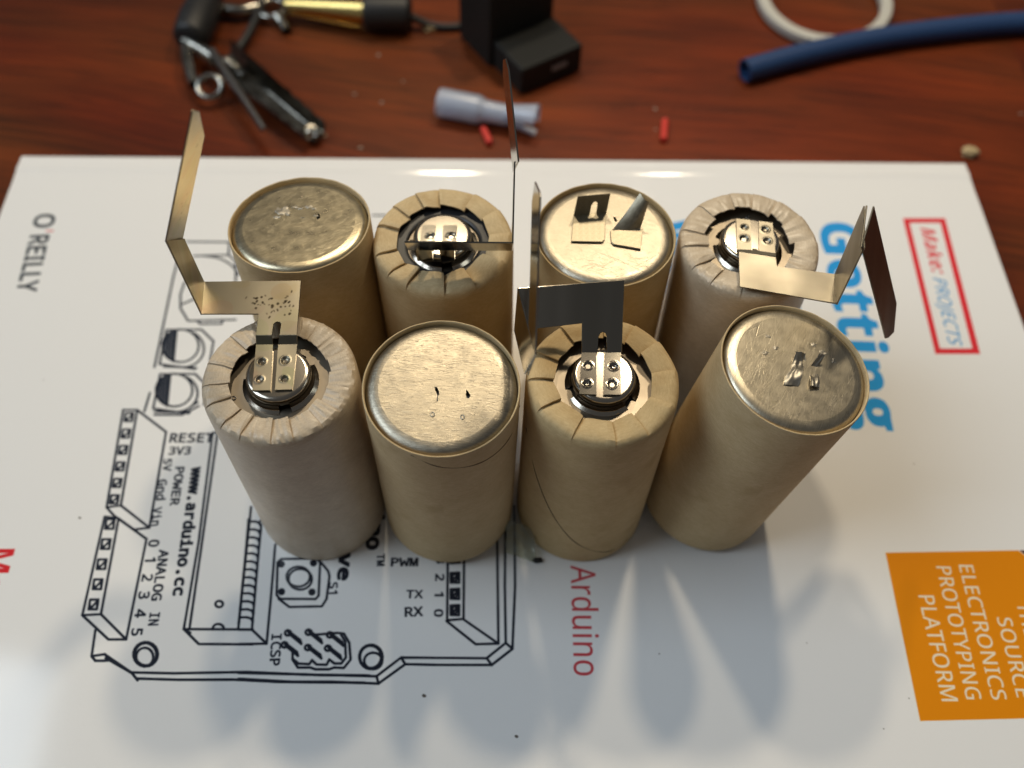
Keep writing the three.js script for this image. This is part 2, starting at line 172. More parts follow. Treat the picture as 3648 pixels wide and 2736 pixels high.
// ---------------------------------------------------------------- book
const PRINT = [[[36.74,66.67],[39.4,66.74],[40.45,86.76],[37.98,87.13],[36.74,66.67]],[[39.4,66.74],[45.74,71.54],[46.36,91.1],[40.45,86.76]],[[37.98,87.13],[39.65,88.77],[43.65,91.46],[46.36,91.1]],[[38.04,88.95],[40.58,89.31],[41.3,106.93],[38.23,107.09],[38.04,88.95]],[[40.58,89.31],[46.28,93.24],[46.39,111.24],[41.3,106.93]],[[38.23,107.09],[43.47,111.24],[46.39,111.24]],[[43.65,91.46],[46.28,93.24]],[[37.39,67.41],[38.79,67.4],[38.87,69.21],[37.48,69.21],[37.39,67.41]],[[38.75,67.57],[37.74,69.13],[37.54,68.49]],[[38.65,67.4],[38.87,69.21]],[[37.58,71.02],[38.97,71.02],[39.05,72.78],[37.67,72.79],[37.58,71.02]],[[38.94,71.18],[37.93,72.71],[37.73,72.08]],[[38.83,71.02],[39.05,72.78]],[[37.78,74.56],[39.15,74.55],[39.23,76.29],[37.86,76.29],[37.78,74.56]],[[39.12,74.71],[38.12,76.21],[37.92,75.6]],[[39.01,74.55],[39.23,76.29]],[[37.96,78.02],[39.33,78.02],[39.4,79.72],[38.05,79.72],[37.96,78.02]],[[39.29,78.17],[38.3,79.64],[38.11,79.04]],[[39.19,78.02],[39.4,79.72]],[[38.15,81.42],[39.5,81.41],[39.57,83.08],[38.23,83.08],[38.15,81.42]],[[39.46,81.57],[38.48,83],[38.29,82.42]],[[39.36,81.41],[39.57,83.08]],[[38.33,84.74],[39.66,84.74],[39.74,86.37],[38.41,86.37],[38.33,84.74]],[[39.63,84.89],[38.66,86.3],[38.47,85.72]],[[39.53,84.74],[39.74,86.37]],[[38.48,89.46],[39.92,89.45],[40.06,91.32],[38.62,91.32],[38.48,89.46]],[[39.89,89.6],[38.86,91.25],[38.65,90.58]],[[39.79,89.45],[40.06,91.32]],[[38.59,93.31],[40.02,93.31],[40.15,95.14],[38.73,95.14],[38.59,93.31]],[[39.99,93.45],[38.97,95.07],[38.76,94.41]],[[39.89,93.31],[40.15,95.14]],[[38.7,97.08],[40.12,97.08],[40.24,98.86],[38.84,98.86],[38.7,97.08]],[[40.08,97.22],[39.08,98.79],[38.87,98.15]],[[39.99,97.08],[40.24,98.86]],[[38.81,100.76],[40.21,100.76],[40.34,102.5],[38.95,102.5],[38.81,100.76]],[[40.18,100.89],[39.18,102.43],[38.98,101.8]],[[40.08,100.76],[40.34,102.5]],[[38.92,104.35],[40.3,104.35],[40.42,106.05],[39.05,106.05],[38.92,104.35]],[[40.27,104.48],[39.29,105.99],[39.09,105.37]],[[40.17,104.35],[40.42,106.05]],[[40.8,67.07],[41.06,62.88]],[[40.8,56.94],[40.45,34.21],[40.62,27.67]],[[40.97,109.65],[41.33,114.04],[42.11,114.81],[43.78,114.81],[44.14,114.35]],[[41.33,114.04],[43.39,113.73],[48.43,116.8]],[[43.39,113.73],[44.14,114.35],[44.08,114.81]],[[43.68,114.35],[48.43,116.8]],[[48.43,116.8],[49.63,118.01]],[[48.47,116.73],[55.18,116.88],[67.21,116.69],[78.01,117.19],[86.4,117.29]],[[49.55,117.72],[56.17,117.95],[64.71,117.92],[72.78,118.33],[86.49,118.5]],[[52.11,113.75],[52.12,114.41],[51.92,114.99],[51.52,115.45],[50.97,115.71],[50.32,115.76],[49.65,115.6],[49.03,115.24],[48.52,114.71],[48.18,114.07],[48.04,113.4],[48.13,112.76],[48.43,112.23],[48.92,111.86],[49.53,111.69],[50.21,111.75],[50.87,112.02],[51.45,112.48],[51.87,113.08],[52.11,113.75]],[[51.86,113.75],[51.88,114.35],[51.71,114.88],[51.36,115.29],[50.87,115.53],[50.31,115.58],[49.72,115.43],[49.17,115.1],[48.72,114.62],[48.41,114.04],[48.29,113.43],[48.36,112.85],[48.63,112.37],[49.05,112.03],[49.59,111.88],[50.18,111.93],[50.76,112.18],[51.27,112.6],[51.65,113.14],[51.86,113.75]],[[51.43,114.21],[51.45,114.71],[51.32,115.15],[51.05,115.49],[50.66,115.69],[50.22,115.74],[49.75,115.61],[49.31,115.33],[48.95,114.94],[48.7,114.46],[48.6,113.95],[48.66,113.47],[48.86,113.06],[49.19,112.78],[49.62,112.66],[50.09,112.7],[50.55,112.91],[50.96,113.26],[51.26,113.71],[51.43,114.21]],[[54.47,71.72],[55.49,93.76],[55.61,109.51]],[[55.4,72.12],[56.16,95.86],[56.54,109.51]],[[55.61,109.51],[67.09,109.59]],[[55.61,109.51],[58.51,112.04],[67.43,112.12]],[[54.47,71.72],[56.67,71.31]],[[55.61,109.51],[56.81,110.15]],[[61.46,105.15],[61.45,105.33],[61.38,105.5],[61.24,105.62],[61.07,105.69],[60.86,105.71],[60.65,105.66],[60.47,105.56],[60.32,105.42],[60.22,105.24],[60.19,105.06],[60.23,104.89],[60.34,104.74],[60.5,104.64],[60.69,104.6],[60.9,104.61],[61.1,104.69],[61.27,104.81],[61.4,104.97],[61.46,105.15]],[[60.41,109.52],[60.4,109.37],[60.42,109.23],[60.46,109.09],[60.52,108.97],[60.61,108.86],[60.72,108.77],[60.84,108.7],[60.98,108.65],[61.13,108.63],[61.28,108.63],[61.44,108.65],[61.59,108.7],[61.74,108.77],[61.87,108.86],[61.99,108.97],[62.1,109.09],[62.18,109.23],[62.24,109.37],[62.27,109.52]],[[63.64,89.41],[64.06,97.01],[64.62,108.68]],[[66.02,90.44],[66.3,97.01],[66.97,109.6]],[[64.75,109.6],[66.97,109.6],[69.72,111.98]],[[68.97,94.26],[69.4,103.32],[69.72,111.98]],[[65.11,112.09],[69.72,111.98]],[[63.74,89.9],[64.8,89.85],[65.57,90.11],[65.93,90.67]],[[63.83,91.45],[64.89,91.39],[65.66,91.65],[66.02,92.21]],[[63.91,92.98],[64.97,92.92],[65.75,93.18],[66.1,93.73]],[[63.99,94.49],[65.05,94.44],[65.83,94.69],[66.18,95.24]],[[64.07,95.99],[65.14,95.94],[65.92,96.19],[66.27,96.74]],[[64.15,97.48],[65.22,97.43],[66,97.68],[66.35,98.22]],[[64.23,98.95],[65.3,98.9],[66.09,99.15],[66.43,99.68]],[[64.31,100.41],[65.38,100.36],[66.17,100.61],[66.51,101.14]],[[64.38,101.86],[65.46,101.81],[66.25,102.05],[66.6,102.58]],[[64.46,103.29],[65.54,103.24],[66.33,103.48],[66.68,104]],[[64.54,104.71],[65.61,104.66],[66.41,104.9],[66.75,105.42]],[[64.61,106.12],[65.69,106.07],[66.49,106.3],[66.83,106.82]],[[64.69,107.51],[65.77,107.46],[66.57,107.7],[66.91,108.2]],[[63.75,87.02],[64.67,109.43]],[[65.67,90],[66.63,88.22]],[[70.35,97.01],[76.59,96.91],[77.17,97.63],[77.5,103.68],[77.06,104.27],[70.99,104.22],[70.34,103.55],[69.78,97.63],[70.35,97.01]],[[77.16,97.45],[78.71,99.22],[79.03,100.2],[78.91,104.27],[78.25,105.57],[72.74,105.68],[70.76,104.22]],[[75.69,100.24],[75.64,100.83],[75.38,101.36],[74.94,101.76],[74.36,102],[73.7,102.05],[73.05,101.9],[72.46,101.58],[72,101.11],[71.72,100.54],[71.65,99.94],[71.8,99.38],[72.15,98.9],[72.67,98.57],[73.3,98.42],[73.97,98.47],[74.61,98.71],[75.14,99.12],[75.52,99.65],[75.69,100.24]],[[76.06,100.73],[76.01,101.34],[75.75,101.88],[75.31,102.3],[74.74,102.55],[74.08,102.6],[73.43,102.45],[72.84,102.11],[72.38,101.62],[72.09,101.04],[72.02,100.42],[72.17,99.83],[72.52,99.33],[73.04,98.99],[73.67,98.84],[74.34,98.89],[74.98,99.14],[75.51,99.57],[75.89,100.12],[76.06,100.73]],[[70.88,97.95],[70.87,98.09],[70.82,98.22],[70.73,98.32],[70.62,98.38],[70.48,98.39],[70.34,98.35],[70.22,98.27],[70.12,98.16],[70.06,98.02],[70.04,97.87],[70.07,97.74],[70.14,97.62],[70.25,97.54],[70.38,97.5],[70.51,97.52],[70.65,97.58],[70.76,97.67],[70.84,97.8],[70.88,97.95]],[[70.67,97.95],[70.67,98.02],[70.64,98.08],[70.6,98.13],[70.54,98.16],[70.47,98.17],[70.4,98.15],[70.34,98.11],[70.29,98.05],[70.26,97.98],[70.25,97.91],[70.27,97.84],[70.3,97.78],[70.35,97.74],[70.42,97.73],[70.49,97.73],[70.55,97.76],[70.61,97.81],[70.65,97.87],[70.67,97.95]],[[76.45,97.75],[76.44,97.89],[76.39,98.02],[76.29,98.12],[76.18,98.18],[76.04,98.19],[75.9,98.16],[75.78,98.08],[75.69,97.96],[75.63,97.82],[75.61,97.68],[75.64,97.54],[75.71,97.42],[75.82,97.34],[75.95,97.31],[76.09,97.32],[76.22,97.38],[76.33,97.48],[76.41,97.61],[76.45,97.75]],[[76.24,97.75],[76.23,97.82],[76.21,97.89],[76.16,97.93],[76.1,97.96],[76.04,97.97],[75.97,97.95],[75.91,97.91],[75.86,97.85],[75.83,97.79],[75.82,97.71],[75.84,97.64],[75.87,97.59],[75.93,97.55],[75.99,97.53],[76.06,97.53],[76.12,97.56],[76.18,97.61],[76.22,97.68],[76.24,97.75]],[[71.52,102.96],[71.51,103.1],[71.46,103.22],[71.37,103.32],[71.26,103.38],[71.13,103.39],[70.99,103.35],[70.87,103.28],[70.77,103.16],[70.71,103.03],[70.7,102.89],[70.72,102.76],[70.79,102.64],[70.9,102.57],[71.02,102.53],[71.16,102.54],[71.29,102.6],[71.4,102.7],[71.48,102.82],[71.52,102.96]],[[71.31,102.96],[71.31,103.03],[71.29,103.09],[71.24,103.14],[71.18,103.17],[71.12,103.17],[71.05,103.16],[70.99,103.12],[70.94,103.06],[70.91,103],[70.9,102.93],[70.92,102.86],[70.95,102.8],[71,102.76],[71.07,102.75],[71.13,102.75],[71.2,102.78],[71.25,102.83],[71.29,102.89],[71.31,102.96]],[[76.71,103.03],[76.7,103.17],[76.65,103.3],[76.56,103.39],[76.44,103.45],[76.31,103.46],[76.17,103.43],[76.05,103.35],[75.96,103.24],[75.9,103.1],[75.89,102.96],[75.92,102.83],[75.99,102.72],[76.09,102.64],[76.22,102.61],[76.35,102.62],[76.48,102.67],[76.59,102.77],[76.67,102.9],[76.71,103.03]],[[76.5,103.03],[76.5,103.1],[76.47,103.17],[76.43,103.21],[76.37,103.24],[76.3,103.25],[76.23,103.23],[76.17,103.19],[76.13,103.14],[76.1,103.07],[76.09,103],[76.11,102.93],[76.14,102.88],[76.19,102.84],[76.26,102.82],[76.33,102.83],[76.39,102.85],[76.44,102.9],[76.48,102.96],[76.5,103.03]],[[99.37,97],[99.57,108.15]],[[102.21,97],[102.33,107.8],[99.57,108.03]],[[99.46,108.15],[104.46,112.15],[108.23,112.04],[102.38,107.92]],[[107.99,93.23],[108.12,102.86],[108.23,112.04]],[[109.46,90.92],[109.33,101.9],[109.46,111.93],[110.56,112.94]],[[111.07,86.73],[111.1,101.9],[110.56,112.94],[107.14,115.61],[106.29,114.5],[109.46,111.93]],[[106.29,114.5],[98.32,114.42],[92.16,114.36],[88.31,117.43]],[[107.14,115.61],[98.36,115.59],[92.88,115.47],[88.71,118.62],[88.31,117.43]],[[92.16,114.36],[92.88,115.47]],[[86.4,117.29],[87.16,117.32]],[[65.79,116.84],[74.49,117.07],[88.31,117.43]],[[65.93,117.81],[74.63,118.31],[81.11,118.32],[88.71,118.62]],[[99.95,99.59],[101.41,99.52],[101.45,101.36],[100,101.32],[99.95,99.59]],[[101.41,99.57],[100.06,101.27]],[[101.08,100.44],[101.06,100.66],[101,100.86],[100.91,101.01],[100.78,101.1],[100.65,101.12],[100.51,101.07],[100.4,100.94],[100.31,100.77],[100.26,100.56],[100.25,100.33],[100.29,100.12],[100.37,99.94],[100.48,99.82],[100.61,99.76],[100.75,99.78],[100.88,99.87],[100.98,100.03],[101.05,100.22],[101.08,100.44]],[[100.03,102.54],[101.47,102.47],[101.51,104.29],[100.07,104.24],[100.03,102.54]],[[101.47,102.52],[100.14,104.19]],[[101.15,103.38],[101.13,103.6],[101.07,103.79],[100.97,103.94],[100.85,104.03],[100.72,104.05],[100.59,103.99],[100.47,103.87],[100.38,103.7],[100.33,103.49],[100.33,103.27],[100.37,103.06],[100.45,102.89],[100.56,102.77],[100.69,102.71],[100.82,102.73],[100.95,102.82],[101.05,102.97],[101.12,103.16],[101.15,103.38]],[[100.11,105.44],[101.53,105.37],[101.57,107.15],[100.15,107.1],[100.11,105.44]],[[101.54,105.42],[100.22,107.06]],[[101.21,106.26],[101.2,106.48],[101.14,106.67],[101.04,106.81],[100.92,106.9],[100.79,106.92],[100.66,106.86],[100.54,106.74],[100.46,106.58],[100.41,106.37],[100.4,106.16],[100.44,105.95],[100.52,105.78],[100.63,105.66],[100.76,105.61],[100.89,105.63],[101.02,105.71],[101.12,105.86],[101.19,106.05],[101.21,106.26]],[[99.9,97.75],[101.48,97.62]],[[99.9,97.55],[101.48,97.45]],[[89.1,114.25],[89.04,114.91],[88.78,115.49],[88.34,115.94],[87.78,116.21],[87.15,116.26],[86.53,116.1],[85.97,115.73],[85.54,115.21],[85.29,114.58],[85.24,113.9],[85.39,113.27],[85.75,112.73],[86.25,112.36],[86.86,112.2],[87.5,112.25],[88.11,112.53],[88.61,112.99],[88.95,113.58],[89.1,114.25]],[[88.86,114.25],[88.8,114.85],[88.56,115.39],[88.17,115.8],[87.66,116.04],[87.09,116.09],[86.52,115.94],[86.01,115.61],[85.62,115.12],[85.39,114.55],[85.35,113.93],[85.49,113.35],[85.81,112.86],[86.27,112.53],[86.82,112.37],[87.41,112.43],[87.96,112.68],[88.41,113.1],[88.72,113.64],[88.86,114.25]],[[89.08,114.91],[89.03,115.35],[88.82,115.75],[88.48,116.05],[88.04,116.23],[87.56,116.27],[87.08,116.16],[86.65,115.91],[86.32,115.56],[86.13,115.13],[86.1,114.68],[86.23,114.25],[86.5,113.9],[86.9,113.65],[87.37,113.54],[87.86,113.58],[88.33,113.76],[88.71,114.07],[88.97,114.47],[89.08,114.91]],[[74.18,113.44],[74.32,114.66],[75.34,115.98],[77.41,115.99],[78.2,116.27],[80.49,116.28],[81.23,116],[82.87,116.06],[83.85,114.68],[83.4,111.89],[82.38,110.31],[81.25,110.19],[77.29,110.53]],[[74.31,114.55],[75.38,115.33],[77.14,115.44],[77.51,114.78]],[[77.51,114.78],[78.34,115.49],[79.99,115.55],[80.34,114.67]],[[80.34,114.67],[81.28,115.34],[82.37,115.34],[83.05,114.35],[82.71,111.66],[81.95,110.53]],[[73.01,109.91],[75.3,111.59]],[[73.14,110.13],[75.39,111.81]],[[73.28,110.36],[75.48,112.04]],[[72.9,109.72],[75.23,111.41]],[[73.53,110.18],[73.52,110.33],[73.45,110.46],[73.35,110.56],[73.21,110.62],[73.05,110.63],[72.89,110.6],[72.75,110.51],[72.63,110.4],[72.56,110.25],[72.55,110.1],[72.58,109.96],[72.67,109.84],[72.79,109.76],[72.94,109.73],[73.11,109.74],[73.26,109.8],[73.39,109.9],[73.48,110.03],[73.53,110.18]],[[76.44,109.8],[78.71,111.48]],[[76.57,110.02],[78.8,111.7]],[[76.71,110.25],[78.89,111.93]],[[76.33,109.61],[78.64,111.3]],[[76.95,110.07],[76.94,110.22],[76.88,110.35],[76.77,110.45],[76.63,110.51],[76.47,110.52],[76.31,110.49],[76.17,110.4],[76.06,110.29],[75.99,110.14],[75.98,109.99],[76.01,109.85],[76.1,109.73],[76.23,109.65],[76.38,109.62],[76.54,109.63],[76.69,109.69],[76.82,109.79],[76.91,109.92],[76.95,110.07]],[[80.04,110.26],[82.29,111.93]],[[80.17,110.48],[82.38,112.16]],[[80.3,110.71],[82.47,112.38]],[[79.93,110.07],[82.23,111.75]],[[80.55,110.53],[80.54,110.68],[80.47,110.81],[80.37,110.91],[80.22,110.97],[80.07,110.98],[79.91,110.94],[79.76,110.86],[79.65,110.75],[79.59,110.6],[79.58,110.45],[79.61,110.31],[79.7,110.19],[79.83,110.11],[79.98,110.08],[80.14,110.09],[80.3,110.15],[80.42,110.25],[80.51,110.38],[80.55,110.53]],[[72.69,111.94],[74.97,113.6]],[[72.83,112.17],[75.06,113.82]],[[72.96,112.39],[75.15,114.05]],[[72.58,111.76],[74.9,113.42]],[[73.21,112.21],[73.2,112.36],[73.14,112.49],[73.03,112.59],[72.89,112.65],[72.73,112.66],[72.58,112.62],[72.43,112.54],[72.32,112.43],[72.25,112.29],[72.23,112.14],[72.27,112],[72.35,111.88],[72.48,111.8],[72.63,111.76],[72.79,111.78],[72.94,111.84],[73.07,111.94],[73.16,112.07],[73.21,112.21]],[[76.6,112.4],[78.86,114.05]],[[76.73,112.62],[78.94,114.27]],[[76.87,112.85],[79.03,114.49]],[[76.49,112.22],[78.79,113.87]],[[77.11,112.67],[77.1,112.81],[77.04,112.94],[76.93,113.04],[76.79,113.1],[76.63,113.11],[76.48,113.08],[76.33,112.99],[76.22,112.88],[76.16,112.74],[76.14,112.59],[76.18,112.45],[76.26,112.34],[76.39,112.26],[76.54,112.22],[76.7,112.23],[76.85,112.29],[76.98,112.39],[77.07,112.52],[77.11,112.67]],[[79.92,112.51],[82.16,114.17]],[[80.05,112.74],[82.24,114.39]],[[80.18,112.96],[82.33,114.61]],[[79.81,112.34],[82.09,113.99]],[[80.43,112.78],[80.42,112.93],[80.35,113.06],[80.24,113.16],[80.1,113.22],[79.95,113.23],[79.79,113.19],[79.65,113.11],[79.54,113],[79.47,112.86],[79.46,112.71],[79.5,112.57],[79.58,112.45],[79.71,112.37],[79.86,112.34],[80.02,112.35],[80.17,112.41],[80.3,112.51],[80.39,112.64],[80.43,112.78]],[[41.44,24.67],[50.63,24.77]],[[50.63,24.77],[51.02,28.29]],[[51.02,28.29],[43.72,28.63]],[[51.02,28.29],[52.74,30.02],[53.53,35.47]],[[46.13,28.68],[46.63,28.69],[47.13,28.74],[47.64,28.82],[48.14,28.93],[48.63,29.07],[49.12,29.24],[49.6,29.45],[50.06,29.68],[50.52,29.94],[50.95,30.23],[51.37,30.54],[51.77,30.87],[52.14,31.23],[52.49,31.61],[52.82,32],[53.11,32.41],[53.38,32.84],[53.62,33.27],[53.83,33.72]],[[42.71,38.88],[43.34,42.47],[45.43,45.66],[54.95,45.29]],[[47.34,45.65],[47.98,46.44],[52.3,46.32],[52.32,45.62]],[[43.42,41.49],[46.12,39.84]],[[43.04,35.54],[42.71,38.88]],[[41.5,47.9],[48.46,47.8],[51.32,50.65],[51.41,55.24]],[[41.5,47.9],[41.65,56.19],[48.78,57.35]],[[42.62,56.78],[48.98,57.05]],[[48.6,51.75],[48.62,53.04],[48.24,54.19],[47.51,55.07],[46.52,55.6],[45.35,55.71],[44.15,55.4],[43.03,54.7],[42.11,53.68],[41.5,52.44],[41.26,51.13],[41.41,49.87],[41.96,48.82],[42.84,48.08],[43.95,47.74],[45.18,47.85],[46.38,48.38],[47.42,49.28],[48.19,50.45],[48.6,51.75]],[[47.01,48.64],[47.58,49.01],[48.1,49.45],[48.57,49.97],[48.98,50.53],[49.31,51.14],[49.55,51.78],[49.71,52.43],[49.79,53.08],[49.77,53.72],[49.66,54.33],[49.47,54.89],[49.19,55.41],[48.84,55.86],[48.42,56.24],[47.94,56.54],[47.41,56.76],[46.84,56.88],[46.25,56.92],[45.64,56.85]],[[43.52,47.89],[44.26,55.58]],[[41.51,50.06],[41.84,53.49]],[[41.84,49.23],[42.47,54.3]],[[42.22,48.69],[43.03,54.82]],[[42.63,48.31],[43.57,55.18]],[[43.07,48.04],[44.09,55.44]],[[42.21,58.57],[48.97,58.48],[51.74,61.18],[51.83,65.5]],[[42.21,58.57],[42.34,66.39],[49.27,67.49]],[[43.29,66.95],[49.47,67.21]],[[49.1,62.21],[49.12,63.43],[48.75,64.51],[48.04,65.34],[47.07,65.83],[45.95,65.94],[44.78,65.64],[43.69,64.98],[42.8,64.02],[42.21,62.85],[41.97,61.61],[42.13,60.43],[42.66,59.44],[43.52,58.74],[44.6,58.43],[45.79,58.53],[46.95,59.03],[47.96,59.88],[48.71,60.98],[49.1,62.21]],[[47.56,59.27],[48.12,59.62],[48.63,60.04],[49.08,60.53],[49.47,61.06],[49.79,61.64],[50.03,62.24],[50.19,62.85],[50.25,63.46],[50.24,64.06],[50.13,64.64],[49.94,65.17],[49.67,65.66],[49.33,66.09],[48.92,66.45],[48.45,66.73],[47.94,66.93],[47.39,67.05],[46.81,67.08],[46.22,67.02]],[[44.18,58.56],[44.89,65.81]],[[42.23,60.61],[42.54,63.84]],[[42.54,59.82],[43.14,64.61]],[[42.92,59.32],[43.69,65.1]],[[43.32,58.96],[44.21,65.44]],[[43.74,58.7],[44.72,65.68]],[[42.85,67.8],[48.12,67.78],[50.91,65.79]],[[42.72,67.09],[48.14,67.22],[50.53,64.94]],[[80.72,16.82],[85.04,16.78]]];
function drawCover(c, w, h) {
  const k = w / 216, X = (x) => x * k, Z = (z) => z * k;
  c.fillStyle = '#efedea'; c.fillRect(0, 0, w, h);
  const text = (s, x0, z0, x1, z1, cap, font, col, fill = 1) => {                     // baseline from (x0,z0) to (x1,z1), capital height in mm
    c.save(); c.translate(X(x0), Z(z0)); c.rotate(Math.atan2(z1 - z0, x1 - x0)); c.font = font.replace('#', '100'); c.fillStyle = col; c.textBaseline = 'alphabetic';
    const len = Math.hypot(x1 - x0, z1 - z0) * k, mw = c.measureText(s).width; c.scale(len / mw * fill, cap * k / 72); c.fillText(s, 0, 0); const sw = font === mono ? 7 : font === monoB ? 9 : col === '#2b333b' ? 5 : col === '#2a9be0' ? 2.5 : 0; if (sw) { c.strokeStyle = col; c.lineWidth = sw; c.lineJoin = 'round'; c.strokeText(s, 0, 0); } c.restore();
  };
  const INK = '#161c29', mono = '#px monospace', monoB = 'bold #px monospace', sans = '#px sans-serif', sansB = 'bold #px sans-serif';
  const poly = (pts, col) => { c.fillStyle = col; c.beginPath(); pts.forEach((p, i) => i ? c.lineTo(X(p[0]), Z(p[1])) : c.moveTo(X(p[0]), Z(p[1]))); c.closePath(); c.fill(); };
  c.strokeStyle = INK; c.lineWidth = 0.42 * k; c.lineCap = c.lineJoin = 'round';
  for (const l of PRINT) { c.beginPath(); l.forEach((p, i) => i ? c.lineTo(X(p[0]), Z(p[1])) : c.moveTo(X(p[0]), Z(p[1]))); c.stroke(); }
  text('RESET', 46.5, 73.75, 54.9, 73.7, 1.9, mono, INK); text('3V3', 46.95, 76.35, 51.2, 76.3, 1.6, mono, INK);
  text('5V', 46.42, 77.2, 46.7, 79.9, 1.4, mono, INK); text('Gnd', 46.2, 81.5, 46.6, 85.9, 1.5, mono, INK); text('Vin', 46.3, 87.2, 46.7, 90.9, 1.5, mono, INK);
  text('POWER', 48.9, 78.8, 49.2, 86.8, 1.55, mono, INK); text('www.arduino.cc', 51.9, 79.1, 52.8, 103.8, 1.9, monoB, INK);
  for (let i = 0; i < 6; i++) text(String(i), 46.8 + 0.05 * i, 93.3 + 3.18 * i, 46.85 + 0.05 * i, 94.9 + 3.18 * i, 1.75, mono, INK);
  text('ANALOG', 48.95, 95.3, 49.3, 104.7, 1.6, mono, INK); text('IN', 49.5, 106.5, 49.6, 109.0, 1.6, mono, INK);
  text('ICSP', 70.4, 110.2, 70.7, 115.8, 1.6, mono, INK); text('S1', 79.1, 101.2, 79.3, 103.9, 1.4, mono, INK);
  text('Arduino', 85.05, 77.5, 85.05, 95.3, 2.6, monoB, INK); text('Diecimilove', 80.4, 73.0, 80.43, 101.0, 2.2, monoB, INK);
  text('TM', 87.0, 96.0, 87.1, 98.4, 1.3, mono, INK); text('PWM', 89.3, 98.25, 94.3, 98.25, 1.5, mono, INK); text('TX', 92.4, 104.05, 95.3, 104.05, 1.4, mono, INK); text('RX', 92.2, 107.4, 95.5, 107.2, 1.6, mono, INK);
  for (let i = 0; i < 4; i++) text(String(3 - i), 97.4, 96.4 + 3.18 * i, 97.4, 98.0 + 3.18 * i, 1.5, mono, INK);
  text('Arduino', 120.85, 98.2, 120.65, 117.7, 4.3, sans, '#c8434a');
  text('Getting', 178.7, 17.2, 176.9, 70.9, 8.8, sansB, '#2a9be0'); text('Started', 164.4, 17.4, 163.2, 70.8, 8.8, sansB, '#2a9be0'); text('with', 143.5, 17.4, 142.6, 48, 8.8, sansB, '#2a9be0');
  poly([[197.7, 16.65], [207.1, 16.57], [205.2, 52.96], [196.1, 53]], '#e0313a'); poly([[198.85, 17.95], [205.75, 17.9], [203.95, 51.65], [197.35, 51.7]], '#efedea');
  text('Make:', 200.9, 18.9, 200.5, 31.9, 3.1, 'italic bold #px sans-serif', '#e0444c'); text('PROJECTS', 200.35, 33.0, 199.45, 50.5, 2.7, 'italic #px sans-serif', '#3b93d0');
  poly([[176.8, 95.8], [200.7, 95.35], [202.6, 97.5], [200.6, 124.3], [176.2, 124.8]], '#e88c00'); poly([[200.9, 95.35], [206, 95.3], [206, 124.2], [202.8, 97.5]], '#5a2c1a');
  text('THE OPEN', 197.5, 105.0, 197.1, 121.3, 2.5, sans, '#f3e6cf'); text('SOURCE', 193.4, 107.4, 193.0, 121.3, 2.5, sans, '#f3e6cf'); text('ELECTRONICS', 189.3, 97.7, 188.8, 121.6, 2.5, sans, '#f3e6cf'); text('PROTOTYPING', 185.2, 98.0, 184.6, 121.6, 2.55, sans, '#f3e6cf'); text('PLATFORM', 180.8, 103.3, 180.5, 122.0, 2.7, sans, '#f3e6cf');
  text("O", 7.8, 16.9, 7.95, 21.3, 4.2, sans, '#2b333b'); text("'", 8.05, 21.6, 8.1, 22.6, 4.6, sans, '#d4403f'); text('REILLY', 8.1, 22.8, 9.2, 38.5, 3.9, sans, '#2b333b');
  text('Massimo Banzi', 19.3, 94.6, 19.6, 138, 4.6, sansB, '#d8262c');
  for (const [x, z, r] of [[96.2, 120.6, 0.35], [111.1, 127, 0.3], [33.7, 89.2, 0.25], [135, 113.8, 0.12], [175.2, 121.2, 0.12], [20, 60, 0.1], [160, 112, 0.1], [186, 78, 0.12], [170, 126, 0.12]]) { c.fillStyle = 'rgba(60,50,40,0.85)'; c.beginPath(); c.ellipse(X(x), Z(z), r * k, r * k * 0.7, 0.4, 0, 7); c.fill(); }
}
const coverMap = canvasTex(2048, 1328, drawCover, true); coverMap.wrapS = coverMap.wrapT = THREE.ClampToEdgeWrapping; coverMap.anisotropy = 8;
const coverMat = phy({ map: coverMap, roughness: 0.5, specularIntensity: 0.15, clearcoat: 1, clearcoatRoughness: 0.09, bumpMap: pebble, bumpScale: 0.000014 });
const coverH = (x, z) => 0.21 * Math.exp(-(((z - 3.2) / 1.0) ** 2)) - 0.1 * Math.exp(-(((z - 8) / 3) ** 2)) + 0.02 * N3(x / 30, z / 30, 1);
{
  const book = thing('book', W(108, -8, 70), 'white glossy paperback with circuit board drawing, lying sideways under the battery cells', 'book');
  const nx = 108, prof = []; for (let z = 140; z > 12; z -= 4) prof.push([z, null]); for (let z = 12; z >= 0; z -= 0.25) prof.push([z, null]);
  const y0 = coverH(0, 0); prof.push([-0.7, y0 - 0.25], [-1.2, y0 - 0.8], [-1.4, y0 - 1.6], [-1.4, -7.9]);
  const pos = [], uv = [], idx = [], row = prof.length;
  for (let i = 0; i <= nx; i++) for (let j = 0; j < row; j++) { const x = 216 * i / nx, z = prof[j][0], y = prof[j][1] ?? coverH(x, z); pos.push((x - 108) * MM, (y + 8) * MM, (z - 70) * MM); uv.push(x / 216, 1 - Math.max(0, z) / 140); }
  for (let i = 0; i < nx; i++) for (let j = 0; j < row - 1; j++) { const a = i * row + j, b = a + row; idx.push(a, b, a + 1, b, b + 1, a + 1); }
  const g = new THREE.BufferGeometry(); g.setAttribute('position', new THREE.Float32BufferAttribute(pos, 3)); g.setAttribute('uv', new THREE.Float32BufferAttribute(uv, 2)); g.setIndex(idx); g.computeVertexNormals();
  mesh('front_cover', g, coverMat, book);
  mesh('page_block', new THREE.BoxGeometry(0.2155, 0.0068, 0.139).translate(0, 0.0040, 0.0002), M.pages, book);
  mesh('back_cover', new THREE.BoxGeometry(0.216, 0.0003, 0.1405).translate(0, 0.0002, -0.0004), std({ color: lin(0.8, 0.79, 0.77), roughness: 0.5 }), book);
}

